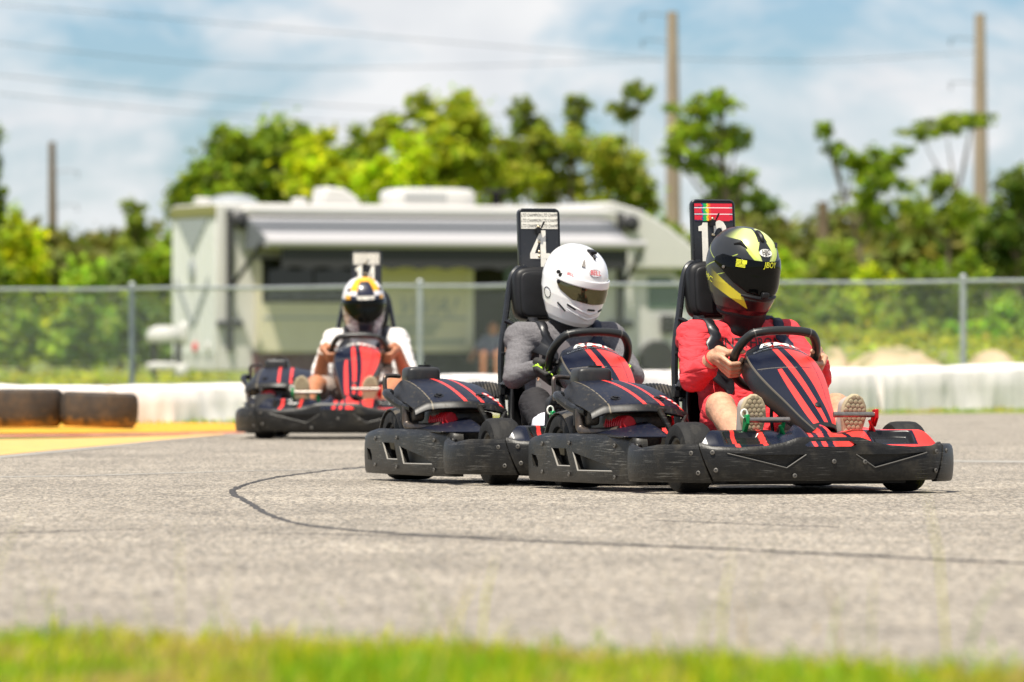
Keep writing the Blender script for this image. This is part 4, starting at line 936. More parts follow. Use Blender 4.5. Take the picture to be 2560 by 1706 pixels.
# ------------------------------------------------------------------ barriers and tyres
M['barrier'] = pmat('white barrier sheeting', (.84, .79, .755), .55, var=.05, vscale=2, dust=((.42, .38, .31), .55, .85, .45, 2.5), bump=.25, bscale=4)
bar = [(x_, y_ * 1.60) for x_, y_ in [(-5.5, 28.2), (-3.85, 28.9), (-2.86, 29.3), (-1.85, 30.1), (-.55, 31.6), (1.1, 33.4), (2.9, 35.2), (4.5, 36.6), (6.4, 37.2)]]
bh = [.285, .285, .27, .285, .33, .36, .375, .41, .44]
blab = ['leftmost white barrier section behind the left tyre', 'white barrier section behind the right-hand brown tyre', 'white barrier section between tyres and the trailing kart', 'white barrier section behind the trailing kart', 'white barrier section seen behind the driver in grey', 'white barrier section behind the leading kart', 'white barrier section right of the leading driver', 'rightmost white barrier section below the fence post']
for i in range(len(bar) - 1):
    a, b_ = Vector((*bar[i], .018)), Vector((*bar[i + 1], .018)); d = (b_ - a); ln = d.length; t = d.normalized(); n_ = Vector((t.y, -t.x, 0))
    prof = [(.185, 0), (.18, .10), (.172, .5), (.165, .84), (.145, .95), (.09, 1.0), (-.09, 1.0), (-.145, .95), (-.165, .84), (-.17, .5), (-.16, 0)]
    def f(u, v, i=i):
        h = bh[i] + (bh[i + 1] - bh[i]) * u + .012 * noise.noise(Vector((i * 3 + u * 5, 2, 0))); o_, z = prof[int(round(v * 10))]
        wob = 1 + .22 * noise.noise(Vector((i * 7 + u * ln * 2.6, z * .8, 1))) + .10 * noise.noise(Vector((i * 5 + u * ln * 8, z * 1.5, 4)))
        return a + d * (.014 + .972 * u) + n_ * o_ * wob + Vector((0, 0, z * h))
    mb = MB(); mb.grid(f, 90, 11); mb.f += [tuple(range(11)), tuple(89 * 11 + k for k in range(11))]; mb.mi += [0, 0]
    tag(mb.build('track_barrier', M['barrier'], None, 50), blab[i], 'barrier', 'white barriers lining the track')
M['old_tyre'] = pmat('muddy painted tyre', (.040, .033, .028), .85, var=.3, vscale=8, dust=((.13, .085, .045), .42, .75, .6, 11), bump=.3, bscale=30)
nt = M['old_tyre'].node_tree; b = nt.nodes['Principled BSDF']; src = b.inputs['Base Color'].links[0].from_socket
tcx = N(nt, 'ShaderNodeTexCoord'); sx = N(nt, 'ShaderNodeSeparateXYZ'); L(nt, tcx.outputs['Object'], sx.inputs[0]); nz = N(nt, 'ShaderNodeTexNoise', Scale=9., Detail=5.)
ad = N(nt, 'ShaderNodeMath', operation='MULTIPLY_ADD'); ad.inputs[1].default_value = .16; L(nt, nz.outputs['Fac'], ad.inputs[0]); L(nt, sx.outputs['Z'], ad.inputs[2])
mxx = N(nt, 'ShaderNodeMix', data_type='RGBA'); mxx.inputs['A'].default_value = (.42, .22, .05, 1); L(nt, ramp(nt, ad.outputs[0], .06, .14, 0, 1), mxx.inputs['Factor']); L(nt, src, mxx.inputs['B']); L(nt, mxx.outputs['Result'], b.inputs['Base Color'])
for px, r, h, tilt, lab in ((40, .285, .245, (0, 0), 'brown dusty car tyre lying flat at the left picture edge'), (240, .252, .222, (.0, .035), 'brown dusty car tyre lying flat, right-hand one of the pair')):
    c_ = gp(px, 1075); e = empty('car_tyre', (c_.x, c_.y + r, .016 + rise(c_.y + r))); e.rotation_euler = (tilt[0], tilt[1], 0); tag(e, lab, 'tyre', 'tyres in front of the barrier')
    pr = [(r * .60, .02), (r * .72, .004), (r * .88, 0), (r * .97, .03), (r, .07), (r * 1.005, h * .5), (r, h - .06), (r * .97, h - .02), (r * .88, h), (r * .72, h - .01), (r * .60, h - .03)]
    MB().lathe(pr, (0, 0, 0), (0, 0, 1), 48, cap=False).build('tyre_carcass', M['old_tyre'], e)
    MB().lathe([(r * .58, .03), (r * .60, .05), (r * .60, h - .05), (r * .58, h - .03)], (0, 0, 0), (0, 0, 1), 40, cap=False).build('inner_liner', M['rubber'], e)

# ------------------------------------------------------------------ chain-link fence
M['galv'] = pmat('galvanised steel', (.42, .44, .45), .42, .6, var=.12, vscale=6)
M['galv_dark'] = pmat('weathered galvanised post', (.20, .23, .26), .45, .5, var=.15, vscale=6)
FH = 1.29
fpt = lambda u: Vector((-9 + 18.5 * u, 85.0 - 15.6 * u, .02)); fdir = (fpt(1) - fpt(0)); flen = fdir.length; fdir.normalize()
fe = empty('chain_link_fence', fpt(.5)); tag(fe, 'waist-high galvanised chain-link fence behind the white barriers', 'fence'); fo_ = fpt(.5)
def fence_u(px):
    k_ = (px - 1280) / FPX; return (9 + k_ * 85.0) / (18.5 + k_ * 15.6)
for px in (-360, 330, 1050, 1722, 2408, 3060):
    u = fence_u(px); p_ = fpt(u) - fo_; mb = MB(); mb.cyl(p_, p_ + Vector((0, 0, FH + .01)), .036, n=14); po = mb.build('post', M['galv_dark'] if px in (330,) else M['galv'], fe)
    MB().ell(p_ + Vector((0, 0, FH + .03)), (.042, .042, .035)).build('post_cap', M['galv'], po)
mb = MB(); mb.tube([fpt(i / 30) - fo_ + Vector((0, 0, FH - .02 + .006 * math.sin(i * 1.7))) for i in range(31)], .024, 10); mb.build('top_rail', M['galv'], fe)
vsl = []; fsl = []; pitch = .062; nW = int(flen / pitch); nz_ = int((FH - .05) / (pitch / 2)); n_ = Vector((fdir.y, -fdir.x, 0))
for i in range(nW):
    base = len(vsl)
    for j in range(nz_):
        s0 = i * pitch + (pitch / 2 if j % 2 else -pitch / 2) * 1.02; c_ = fpt(0) - fo_ + fdir * s0 + Vector((0, 0, .03 + j * pitch / 2)) + n_ * (.003 if j % 2 else -.003)
        for k_ in range(3):
            a = 2.094 * k_ + .5; vsl.append(tuple(c_ + fdir * (.0044 * math.cos(a)) + n_ * (.0044 * math.sin(a))))
    for j in range(nz_ - 1):
        for k_ in range(3): fsl.append((base + j * 3 + k_, base + j * 3 + (k_ + 1) % 3, base + j * 3 + 3 + (k_ + 1) % 3, base + j * 3 + 3 + k_))
MB().add(vsl, fsl).build('wire_mesh', M['galv'], fe, 0)['kind'] = 'stuff'

# ------------------------------------------------------------------ motorhome
M['rv_white'] = pmat('motorhome white', (.60, .58, .55), .35, var=.04, vscale=1, coat=.2)
M['rv_rear'] = pmat('motorhome rear ribbed', (.68, .70, .67), .4, var=.04, vscale=1)
M['rv_cream'] = pmat('motorhome cream', (.62, .57, .40), .4, var=.05, vscale=1)
M['rv_grey'] = pmat('motorhome grey', (.30, .32, .33), .4)
M['rv_glass'] = pmat('dark window', (.008, .010, .010), .08, coat=.3)
M['rv_greenglass'] = pmat('cab glass', (.05, .10, .055), .06, coat=.4)
M['awn_grey'] = pmat('awning grey', (.13, .14, .155), .8); M['awn_white'] = pmat('awning white', (.37, .36, .365), .8); M['awn_black'] = pmat('awning black', (.03, .03, .033), .8)
M['rv_dark'] = pmat('dark interior', (.012, .011, .010), .9); M['maroon'] = pmat('maroon storage bins', (.10, .012, .016), .6)
rv = empty('motorhome', (-5.44, 125, .022), math.atan2(.375, .927)); tag(rv, 'large cream and white motorhome with a grey striped awning behind the fence', 'motorhome')
# local: x along the side towards the cab, -y towards the camera, z up
RL, RW = 9.0, 2.45
def roofz(x): return interp(x, [0, 7.3, 7.9, 8.5, 9.1, 9.6, 9.9], [3.27, 3.27, 3.36, 3.20, 2.88, 2.50, 2.30])
side = [(0, .18), (0, 3.27)] + [(x, roofz(x)) for x in np.linspace(7.3, 9.9, 14)] + [(9.85, 2.15), (9.4, 2.1), (8.35, 2.1), (8.35, .18)]
mb = MB(); mb.prism([(x, 0, z) for x, z in side], (0, RW, 0)); mb.build('shell', M['rv_white'], rv, 30, bevel=.04)
mb = MB()
for i in range(12): mb.box((-.012, .12 + i * .2, 1.75), (.024, .10, 2.5))
mb.build('rear_ribs', M['rv_rear'], rv, 0)['kind'] = 'stuff'
MB().box((-.02, RW / 2, 3.13), (.06, RW, .22)).build('rear_cap', pmat('olive trim', (.22, .21, .06), .5), rv, bevel=.02)
mb = MB()
for s in (-1, 1): mb.prism([(-.03, RW / 2, .95 + .0), (-.03, RW / 2, 1.12), (-.03, RW / 2 + s * .9, 1.95), (-.03, RW / 2 + s * .9, 1.78)], (-.012, 0, 0))
mb.build('rear_chevron', M['rv_grey'], rv, 0)
mb = MB(); mb.prism([(-.03, .35, 3.0), (-.03, RW - .35, 3.0), (-.03, RW / 2, 2.35)], (-.012, 0, 0)); mb.build('rear_triangle', M['rv_grey'], rv, 0)
MB().ell((-.05, RW / 2, 2.28 - .25), (.03, .16, .22)).build('rear_emblem', M['rv_grey'], rv)
for y in (.35, 1.05): MB().lathe([(.09, 0), (.10, .02), (.06, .05)], (-.03, y, .62), (-1, 0, 0), 16).build('tail_light', M['text_red'] if y > 1 else M['rv_white'], rv)
mb = MB(); rbox(mb, (4.6, 1.1, 3.40), (1.75, .9, .42), 5); ac = mb.build('air_conditioner', M['rv_white'], rv, 60)
mb = MB()
for i in range(10): mb.box((4.0 + .085 * i, .64, 3.44), (.035, .02, .16))
mb.build('grille', M['rv_grey'], ac, 0)['kind'] = 'stuff'
MB().prism([(2.35, .7, 3.27), (3.15, .7, 3.27), (3.05, .7, 3.42), (2.8, .7, 3.58), (2.42, .7, 3.62)], (0, .7, 0)).build('roof_vent', M['rv_white'], rv, bevel=.06)
MB().box((1.85, .6, 3.33), (.25, .25, .13)).build('roof_hatch', M['rv_white'], rv, bevel=.04); MB().box((-.0 + .15, 1.2, 3.32), (.26, .3, .16)).build('roof_box', M['rv_white'], rv, bevel=.04)
MB().ell((.75, 1.2, 3.27), (.5, .5, .2)).build('roof_dome', M['rv_grey'], rv)
mb = MB(); mb.cyl((5.95, 1.0, 3.27), (5.95, 1.0, 3.55), .09); mb.lathe([(.22, 0), (.26, .03), (.22, .06)], (5.95, 1.0, 3.53), (0, 0, 1)); mb.build('antenna', M['rv_dark'], rv)
sl = MB().box((2.85, -.15, 1.38), (4.2, .34, 1.72)).build('slide_out', M['rv_cream'], rv, bevel=.03)
MB().box((1.78, -.325, 1.84), (2.0, .03, .80)).build('window_frame', M['rv_dark'], sl, bevel=.09); MB().box((1.33, -.345, 1.84), (.88, .02, .66)).build('window', M['rv_glass'], sl, bevel=.06); MB().box((2.24, -.345, 1.84), (.88, .02, .66)).build('window', M['rv_glass'], sl, bevel=.06)
MB().box((2.85, -.325, 1.16), (4.1, .012, .05)).build('trim_rail', M['rv_grey'], sl, bevel=.01); MB().box((2.85, -.325, 2.22), (4.2, .03, .06)).build('slide_topper', M['rv_dark'], sl, bevel=.01)
text_obj('lettering', 'VIVA!', .62, lambda x, y: Vector((4.0 + x * .8, -.336, 1.36 + y * .75)), M['rv_grey'], sl, shear=.35)
mb = MB()
for z, x0, x1 in ((.95, 3.2, 4.3), (.82, 3.3, 4.2), (.66, 3.6, 4.8)): mb.prism([(x0, -.338, z), (x1, -.338, z + .03), (x1, -.338, z + .12), (x0, -.338, z + .09)], (0, .004, 0))
mb.build('side_graphics', pmat('grey green stripe', (.30, .32, .26), .5), sl, 0)
MB().box((4.9, -.16, 1.45), (.14, .37, 1.7)).build('slide_trim', pmat('light trim', (.66, .62, .48), .5), sl, bevel=.02)
MB().box((5.55, -.02, 1.42), (1.05, .06, 1.95)).build('doorway', M['rv_dark'], rv, bevel=.02)
MB().box((5.85, -.06, 1.95), (.35, .05, .5)).build('door_window', M['rv_greenglass'], rv, bevel=.03)
MB().box((6.55, -.02, 1.75), (.75, .06, .85)).build('window', M['rv_glass'], rv, bevel=.06); MB().box((7.15, -.03, 1.5), (.10, .06, 2.0)).build('side_trim', M['rv_dark'], rv, bevel=.01)
MB().box((1.45, -.06, .30), (1.5, .1, .50)).build('storage_bay', M['maroon'], rv, bevel=.02); MB().box((3.9, -.05, .28), (3.3, .1, .52)).build('underbody', M['rv_dark'], rv, bevel=.02)
for x in (2.9, 8.9):
    MB().lathe([(.2, -.1), (.34, -.1), (.38, -.06), (.38, .1), (.2, .1)], (x, .2, .38), (0, 1, 0), 28).build('road_wheel', M['rubber'], rv)
# cab
cab = [(8.2, .40), (8.2, 2.08), (9.25, 2.08), (9.95, 1.38), (11.0, 1.18), (11.1, .75), (11.1, .40)]
cb = MB().prism([(x, .22, z) for x, z in cab], (0, 2.0, 0)).build('cab', M['rv_white'], rv, 30, bevel=.06)
MB().prism([(8.72, .205, 1.35), (8.72, .205, 1.95), (9.18, .205, 1.95), (9.72, .205, 1.35)], (0, .02, 0)).build('window', M['rv_greenglass'], cb)
MB().box((9.1, .1, 1.05), (.28, .2, .36)).build('mirror', M['rv_dark'], cb, bevel=.04)
MB().box((.0, 0, 0), (.01, .01, .01)) if False else None
# awning: case, sloping fabric with stripes, roller and folding arms
aw = empty('awning'); aw.parent = rv
x0, x1 = .55, 7.8; p_in, p_out = (-.08, 3.05), (-1.45, 2.52)
def awn(u, v):
    y = p_in[0] + (p_out[0] - p_in[0]) * v; z = p_in[1] + (p_out[1] - p_in[1]) * v - .05 * math.sin(math.pi * v); return Vector((x0 + (x1 - x0) * u, y, z))
for i, (a, b_, mt) in enumerate(((0, .12, 'awn_white'), (.12, .28, 'awn_grey'), (.28, .36, 'awn_black'), (.36, .50, 'awn_grey'), (.50, .82, 'awn_white'), (.82, 1, 'awn_grey'))):
    MB().grid(lambda u, v: awn(u, a + (b_ - a) * v), 20, 5).build('fabric_stripe', M[mt], aw, 60, thick=.01)
MB().cyl((x0 - .1, p_out[0], p_out[1]), (x1 + .15, p_out[0], p_out[1]), .085, n=18).build('roller', M['awn_white'], aw)
mb = MB(); rbox(mb, (4.2, -.10, 3.14), (7.5, .16, .16), 6); mb.build('case', M['rv_white'], aw, 60)
mb = MB(); mb.prism([awn(0, .0), awn(0, 1), awn(0, 1) + Vector((0, .02, -.03)), awn(0, 0) + Vector((0, 0, -.65)) ], (-.01, 0, 0)); mb.build('side_fabric', M['awn_grey'], aw, 0)
MB().grid(lambda u, v: Vector((x0 + .2 + (x1 - x0 - .4) * u, p_out[0], p_out[1] - .06 - .42 * v * (1 - .12 * abs(math.sin(u * 40))))), 160, 3).build('underside_shade', M['awn_black'], aw, 0, thick=.006)  # dark hanging sheet added to stand for the shade beneath the awning
for x in (x0 - .30, x1 + .25):
    mb = MB(); mb.box((x, -.05, 1.85), (.11, .09, 2.6)); mb.box((x, -.06, 1.05), (.5, .09, .12)); mb.build('wall_arm', M['awn_black'], aw, bevel=.01)
    MB().tube([(x, -.10, 1.70), (x + (.12 if x < 2 else -.12), p_out[0], p_out[1])], .045, 8).build('strut', M['awn_black'], aw)
    MB().ell((x + .2, -.12, 2.95), (.16, .10, .16)).build('motor_head', M['awn_black'], aw)

# visitor under the awning and gas grill beside the motorhome
vz = wp(1225, 960, 126.2); ps = empty('person', (vz.x, vz.y, .05)); tag(ps, 'blurred seated person in grey shirt under the awning by the doorway', 'person')
blob('body', [((0, .1, .45), (.05, .15, .72), .13, .14, [((1, 0, 0), 1.25)]), ((.05, .12, .72), (.06, .10, .88), .06, .07), ((.06, .08, .90), (.06, .07, .96), .095, .09), ((-.14, .1, .72), (-.30, -.05, .50), .055, .05), ((-.30, -.05, .5), (-.36, -.3, .36), .05, .04), ((.22, .1, .72), (.36, -.05, .5), .055, .05), ((.36, -.05, .5), (.2, -.25, .52), .045, .04), ((-.08, .1, .44), (-.12, -.38, .46), .09, .065), ((.1, .1, .44), (.14, -.38, .46), .09, .065), ((-.12, -.38, .46), (-.12, -.42, .06), .06, .045), ((.14, -.38, .46), (.14, -.42, .06), .06, .045), ((-.12, -.4, .04), (-.13, -.56, .03), .045, .035), ((.14, -.4, .04), (.15, -.56, .03), .045, .035)], .02, M['skin_tan'], ps, 3)
blob('shirt', [((0, .1, .42), (.05, .15, .72), .16, .16, [((1, 0, 0), 1.25)]), ((-.12, .12, .72), (-.24, 0, .58), .08, .07), ((.2, .12, .72), (.30, 0, .58), .08, .07)], .02, pmat('grey blue tee', (.16, .17, .23), .9), ps, 3)
ch = empty('camp_chair', (vz.x, vz.y, .05)); tag(ch, 'dark folding camp chair under the person by the motorhome doorway', 'chair')
MB().box((.05, .05, .33), (.55, .5, .04)).build('seat', M['awn_black'], ch, bevel=.01); MB().box((.06, .32, .62), (.55, .04, .5)).build('backrest', M['awn_black'], ch, bevel=.01)
for x in (-.22, .32):
    for y in (-.18, .30): MB().cyl((x, y, -.05), (x, y, .62 if y > 0 else .5), .014).build('leg', M['rv_dark'], ch)
g0 = wp(412, 950, 121); gr_ = empty('gas_grill', (g0.x, g0.y, 0)); tag(gr_, 'white covered gas grill standing left of the motorhome', 'grill')
mb = MB(); mb.lathe([(.30, 0), (.33, .05), (.33, .16), (.28, .25), (.15, .30)], (0, 0, .72), (0, 0, 1), 20); mb.build('lid', M['rv_white'], gr_)
mb = MB(); rbox(mb, (.34, 0, .88), (.18, .3, .42), 4); mb.build('side_cover', M['rv_white'], gr_); mb = MB(); rbox(mb, (-.02, 0, .30), (.62, .4, .16), 4); mb.build('lower_shelf', M['rv_white'], gr_)
mb = MB(); rbox(mb, (.30, -.05, .22), (.24, .3, .26), 3); mb.build('gas_bottle', M['rv_white'], gr_)
for x in (-.2, .24): MB().box((x, 0, .38), (.10, .3, .72)).build('leg', M['rv_dark'], gr_, bevel=.01)

# ------------------------------------------------------------------ poles and lines
M['pole'] = pmat('weathered wood pole', (.30, .235, .175), .9, var=.25, vscale=3, stretch=(1, 1, .15))
M['pole_dark'] = pmat('dark wood pole', (.14, .10, .06), .9, var=.25, vscale=3)
M['wire'] = pmat('power cable', (.10, .11, .12), .6)
poles = [(132, 355, 175, .16, 'leaning-free wooden utility pole at far left above the shrubs', (355, 435)), (1683, 30, 140, .20, 'tall wooden utility pole behind the number twelve plate', (45, 110)), (2452, 35, 142, .20, 'tall wooden utility pole at far right of the picture', (105, 215)), (2060, 505, 125, .17, 'short brown wooden post between the right-hand trees', ())]
poles[0] = (132, 355, 175, .16, 'distant wooden utility pole at far left above the shrubs', (435, 520))
tops = []
for px, py, Y, r, lab, arms in poles:
    Y *= 1.5625
    t = wp(px, py, Y); e = empty('utility_pole', (t.x, Y, 0)); tag(e, lab, 'utility pole', 'utility poles')
    mb = MB(); mb.tube([(0.02, 0, 0), (0, 0, t.z * .5), (-.03, 0, t.z)], [r * 1.55, r * 1.2, r * .85], 14); mb.build('shaft', M['pole'] if px > 1000 and px != 2060 else M['pole_dark'], e)
    for ay in arms:
        z = wp(px, ay, Y).z; s = 1 if px < 1000 else -1
        MB().tube(catmull([(0, 0, z), (s * .5, -.1, z + .12), (s * 1.0, -.2, z + .1)], 4), .016, 6).build('bracket', M['wire'], e)
        mb = MB()
        for k_ in range(5): mb.ell((s * (1.0 + .0), -.2, z + .08 - .05 * k_), (.04, .04, .02), 10, 6)
        mb.build('insulator', M['wire'], e)
wl = [((-600, -40), (700, 70), (1660, 150), 'upper left power line sagging across the sky'), ((-600, 30), (600, 165), (1660, 150), 'second power line from the top at left'), ((-600, 120), (560, 245), (1500, 300), 'third power line from the top at left'), ((-600, 165), (400, 275), (1300, 330), 'lowest power line at left'), ((1683, 148), (2080, 152), (2452, 130), 'power line between the two tall poles')]
for i, (a, b_, c_, lab) in enumerate(wl):
    Y0 = 150; pts = catmull([wp(a[0], a[1], 190), wp(b_[0], b_[1], 204), wp(c_[0], c_[1], 217)], 10)
    tag(MB().tube(pts, .011, 6).build('power_line', M['wire']), lab, 'power line', 'power lines')

# ------------------------------------------------------------------ vegetation
def leaf_mat(name):
    m = bpy.data.materials.new(name); m.use_nodes = True; nt = m.node_tree; b = nt.nodes['Principled BSDF']
    at = N(nt, 'ShaderNodeAttribute', attribute_name='Col'); L(nt, at.outputs['Color'], b.inputs['Base Color']); b.inputs['Roughness'].default_value = .55; b.inputs['Specular IOR Level'].default_value = .3
    tr = N(nt, 'ShaderNodeBsdfTranslucent'); L(nt, at.outputs['Color'], tr.inputs['Color']); mx = N(nt, 'ShaderNodeMixShader'); mx.inputs[0].default_value = .45
    L(nt, b.outputs[0], mx.inputs[1]); L(nt, tr.outputs[0], mx.inputs[2]); L(nt, mx.outputs[0], nt.nodes['Material Output'].inputs['Surface']); return m
M['leaf'] = leaf_mat('foliage'); M['bark'] = pmat('bark', (.17, .13, .09), .95, var=.3, vscale=4, bump=.5, bscale=10)
LIME, MID, DARK, OLIVE, PINE = (.34, .47, .010), (.165, .275, .016), (.085, .155, .020), (.23, .32, .016), (.15, .22, .03)
def leaves(clumps, size, dens, col, seed):
    """leaf-sized quads spread through each clump's volume, denser near its surface"""
    r_ = np.random.default_rng(seed); V = []; Cc = []
    for (c, rad) in clumps:
        n_ = max(18, int(dens * rad[0] * rad[2])); d = r_.normal(size=(n_, 3)); d /= np.linalg.norm(d, axis=1)[:, None]
        rr = np.minimum(1.9, np.abs(r_.normal(.55, .42, n_))) * 1.05; lump = np.array([1 + .28 * noise.noise(Vector(tuple(x * 2.3 + seed))) for x in d])
        p = np.array(c) + d * (rr * lump)[:, None] * np.array(rad)
        a = r_.normal(size=(n_, 3)); a /= np.linalg.norm(a, axis=1)[:, None]; up = d * .6 + np.array([0, 0, .5]) + r_.normal(size=(n_, 3)) * .5
        b_ = np.cross(a, up); b_ /= np.linalg.norm(b_, axis=1)[:, None] + 1e-6; a2 = np.cross(b_, up); a2 /= np.linalg.norm(a2, axis=1)[:, None] + 1e-6
        s = size * r_.uniform(.55, 1.4, n_)[:, None]
        V.append(np.stack([p - a2 * s - b_ * s * .2, p + b_ * s * .55, p + a2 * s - b_ * s * .1, p - b_ * s * .6], 1).reshape(-1, 3))
        k_ = np.minimum(.6, np.array(col) * np.array([1.32, 1.2, 1.0])) * r_.uniform(.7, 1.4, n_)[:, None] * r_.uniform(.62, 1.35) * np.stack([r_.uniform(.8, 1.35, n_), np.ones(n_), r_.uniform(.7, 1.2, n_)], 1)
        Cc.append(np.repeat(k_, 4, 0))
    V = np.concatenate(V); Cc = np.concatenate(Cc); nq = len(V) // 4
    me = bpy.data.meshes.new('crown'); me.vertices.add(len(V)); me.vertices.foreach_set('co', V.astype(np.float32).ravel())
    me.loops.add(nq * 4); me.loops.foreach_set('vertex_index', np.arange(nq * 4, dtype=np.int32)); me.polygons.add(nq); me.polygons.foreach_set('loop_start', np.arange(0, nq * 4, 4, dtype=np.int32))
    me.update(calc_edges=True); a = me.color_attributes.new('Col', 'FLOAT_COLOR', 'POINT'); buf = np.ones((len(V), 4), dtype=np.float32); buf[:, :3] = Cc; a.data.foreach_set('color', buf.ravel()); me.materials.append(M['leaf']); return me
tcount = 0
def tree(name, cat, lab, grp, px, Y, cl, col, size=.20, dens=620, trunk=True, tw=.16):
    size *= .62; dens *= 2.9
    """cl: clumps as (px, py, half-width px, half-height px); turned into metres at the tree's own distance"""
    global tcount; tcount += 1; Y *= 1.5625; s = Y / FPX; base = Vector(((px - 1280) * s, Y, 0)); e = empty(name, base); tag(e, lab, cat, grp); rr = random.Random(tcount * 13); cs = []; main = []; sub_n = {'shrub': 5, 'scrub_pine': 14}.get(name, 9)
    for (cx, cy, hx, hy) in cl:
        c = wp(cx, cy, Y) - base; c.y += rr.uniform(-.6, .6) * hx * s; main.append((tuple(c), hx * s)); cs.append((tuple(c), (hx * s * .72, hx * s * .6, hy * s * .72)))
        for k_ in range(sub_n):
            a_, b2 = rr.uniform(0, 6.283), rr.uniform(-1, 1); q_ = math.sqrt(1 - b2 * b2) * rr.uniform(.55, 1.05 if name != 'scrub_pine' else 1.7); f_ = rr.uniform(.22, .42) * (1 if name != 'scrub_pine' else 1.15)
            cs.append(((c.x + hx * s * q_ * math.cos(a_), c.y + hx * s * q_ * math.sin(a_), c.z + hy * s * b2 * .95), (hx * s * f_, hx * s * f_, hy * s * f_ * rr.uniform(.7, 1.1))))
    mobj('crown', leaves(cs, size, dens, col, tcount), e, 0)
    if trunk:
        mb = MB(); top = max(main, key=lambda q_: q_[0][2])[0]; mid = Vector((top[0] * .35 + rr.uniform(-.2, .2), top[1] * .3, top[2] * .5))
        sp_ = catmull([(0, 0, -.05), mid * .5 + Vector((rr.uniform(-.1, .1), 0, 0)), mid, Vector(top)], 5); mb.tube(sp_, list(np.linspace(tw, tw * .3, len(sp_))), 8)
        for c, r_ in main:
            c = Vector(c); st_ = min(sp_, key=lambda q_: (q_ - c * .75).length)
            if (c - st_).length > .3: mb.tube(catmull([st_, st_.lerp(c, .5) + Vector((0, 0, -.08 * (c - st_).length)), c], 4), [tw * .42, tw * .4, tw * .38, tw * .34, tw * .3, tw * .26, tw * .2, tw * .15, tw * .1], 6)
        mb.build('trunk', M['bark'], e)
    return e
T_, S_ = 'trees beyond the fence', 'shrubs beyond the fence'
tree('broadleaf_tree', 'tree', 'large dark green broadleaf tree rising behind the rear of the motorhome', T_, 660, 132, [(500, 470, 70, 60), (560, 390, 80, 75), (690, 345, 75, 70), (640, 420, 110, 80), (760, 380, 55, 60), (470, 560, 70, 90), (590, 500, 110, 70), (720, 480, 100, 70)], MID, .21)
tree('broadleaf_tree', 'tree', 'bright lime green tree above the motorhome roof, left of centre', T_, 800, 122, [(800, 390, 65, 55), (760, 440, 65, 60), (840, 450, 70, 65), (800, 490, 90, 50)], LIME, .19)
tree('broadleaf_tree', 'tree', 'tallest olive green tree above the middle of the motorhome', T_, 1110, 128, [(1060, 270, 50, 38), (1150, 265, 70, 45), (1110, 340, 110, 70), (1190, 380, 80, 80), (980, 330, 60, 40), (930, 350, 35, 28), (1090, 450, 140, 70), (960, 430, 80, 60)], OLIVE, .19)
tree('broadleaf_tree', 'tree', 'small vivid lime tree in front of the tallest tree', T_, 1010, 118, [(1020, 370, 45, 45), (990, 430, 55, 50), (1060, 420, 45, 45), (930, 450, 60, 45)], (.34, .52, .008), .17)
tree('broadleaf_tree', 'tree', 'mid green tree filling the gap between the lime trees above the motorhome', T_, 900, 140, [(880, 420, 70, 55), (900, 370, 50, 45), (940, 470, 80, 50), (850, 480, 80, 45)], MID, .2)
tree('broadleaf_tree', 'tree', 'yellow green tree right of the tallest tree, above the roof vent', T_, 1260, 136, [(1250, 400, 60, 55), (1290, 460, 70, 50), (1220, 470, 70, 50)], OLIVE, .2)
tree('scrub_pine', 'tree', 'thin pine with a small tuft just right of the tallest tree', T_, 1320, 150, [(1310, 275, 28, 30), (1340, 315, 30, 20), (1300, 320, 25, 18)], PINE, .17, 800, tw=.08)
tree('scrub_pine', 'tree', 'thin pine with one narrow tuft midway across the sky', T_, 1440, 150, [(1442, 270, 26, 32), (1440, 315, 22, 22)], PINE, .17, 800, tw=.08)
tree('scrub_pine', 'tree', 'thin leaning pine tuft left of the tall central pole', T_, 1570, 150, [(1592, 235, 30, 26), (1565, 280, 28, 28)], PINE, .17, 800, tw=.08)
tree('broadleaf_tree', 'tree', 'wide brownish olive tree above the number four plate', T_, 1440, 138, [(1340, 380, 70, 55), (1430, 360, 80, 50), (1520, 390, 75, 55), (1380, 450, 110, 60), (1540, 460, 95, 70), (1290, 440, 60, 55), (1600, 490, 60, 60)], (.19, .26, .022), .2)
tree('broadleaf_tree', 'tree', 'irregular green tree with gaps behind the central pole', T_, 1810, 125, [(1740, 275, 70, 38), (1800, 260, 50, 30), (1700, 340, 45, 45), (1790, 340, 75, 45), (1840, 350, 45, 40), (1760, 420, 55, 40), (1690, 390, 40, 30), (1800, 450, 40, 35), (1870, 440, 30, 25)], MID, .17, 560)
tree('broadleaf_tree', 'tree', 'small dark tree low behind the black helmet', T_, 1900, 130, [(1890, 490, 50, 32), (1840, 480, 45, 40), (1910, 520, 40, 30), (1800, 520, 60, 40)], DARK, .18, 560)
tree('scrub_pine', 'tree', 'scraggly tree with a bare arm reaching up left at right of picture', T_, 2190, 128, [(2062, 330, 20, 22), (2090, 375, 25, 18), (2130, 400, 30, 18), (2180, 415, 50, 38), (2210, 460, 50, 40), (2190, 530, 45, 50), (2240, 390, 32, 26)], MID, .16, 620, tw=.12)
tree('scrub_pine', 'tree', 'scraggly flat-topped tree crossing the far right pole', T_, 2360, 130, [(2300, 335, 42, 18), (2365, 310, 60, 24), (2430, 300, 45, 20), (2350, 465, 45, 32), (2390, 530, 50, 40), (2300, 520, 40, 35)], (.18, .28, .025), .16, 640, tw=.10)
tree('broadleaf_tree', 'tree', 'dark tree mass at the right picture edge', T_, 2550, 136, [(2550, 470, 60, 50), (2500, 560, 60, 60), (2560, 590, 80, 80), (2470, 650, 60, 60), (2590, 700, 80, 90)], DARK, .2)
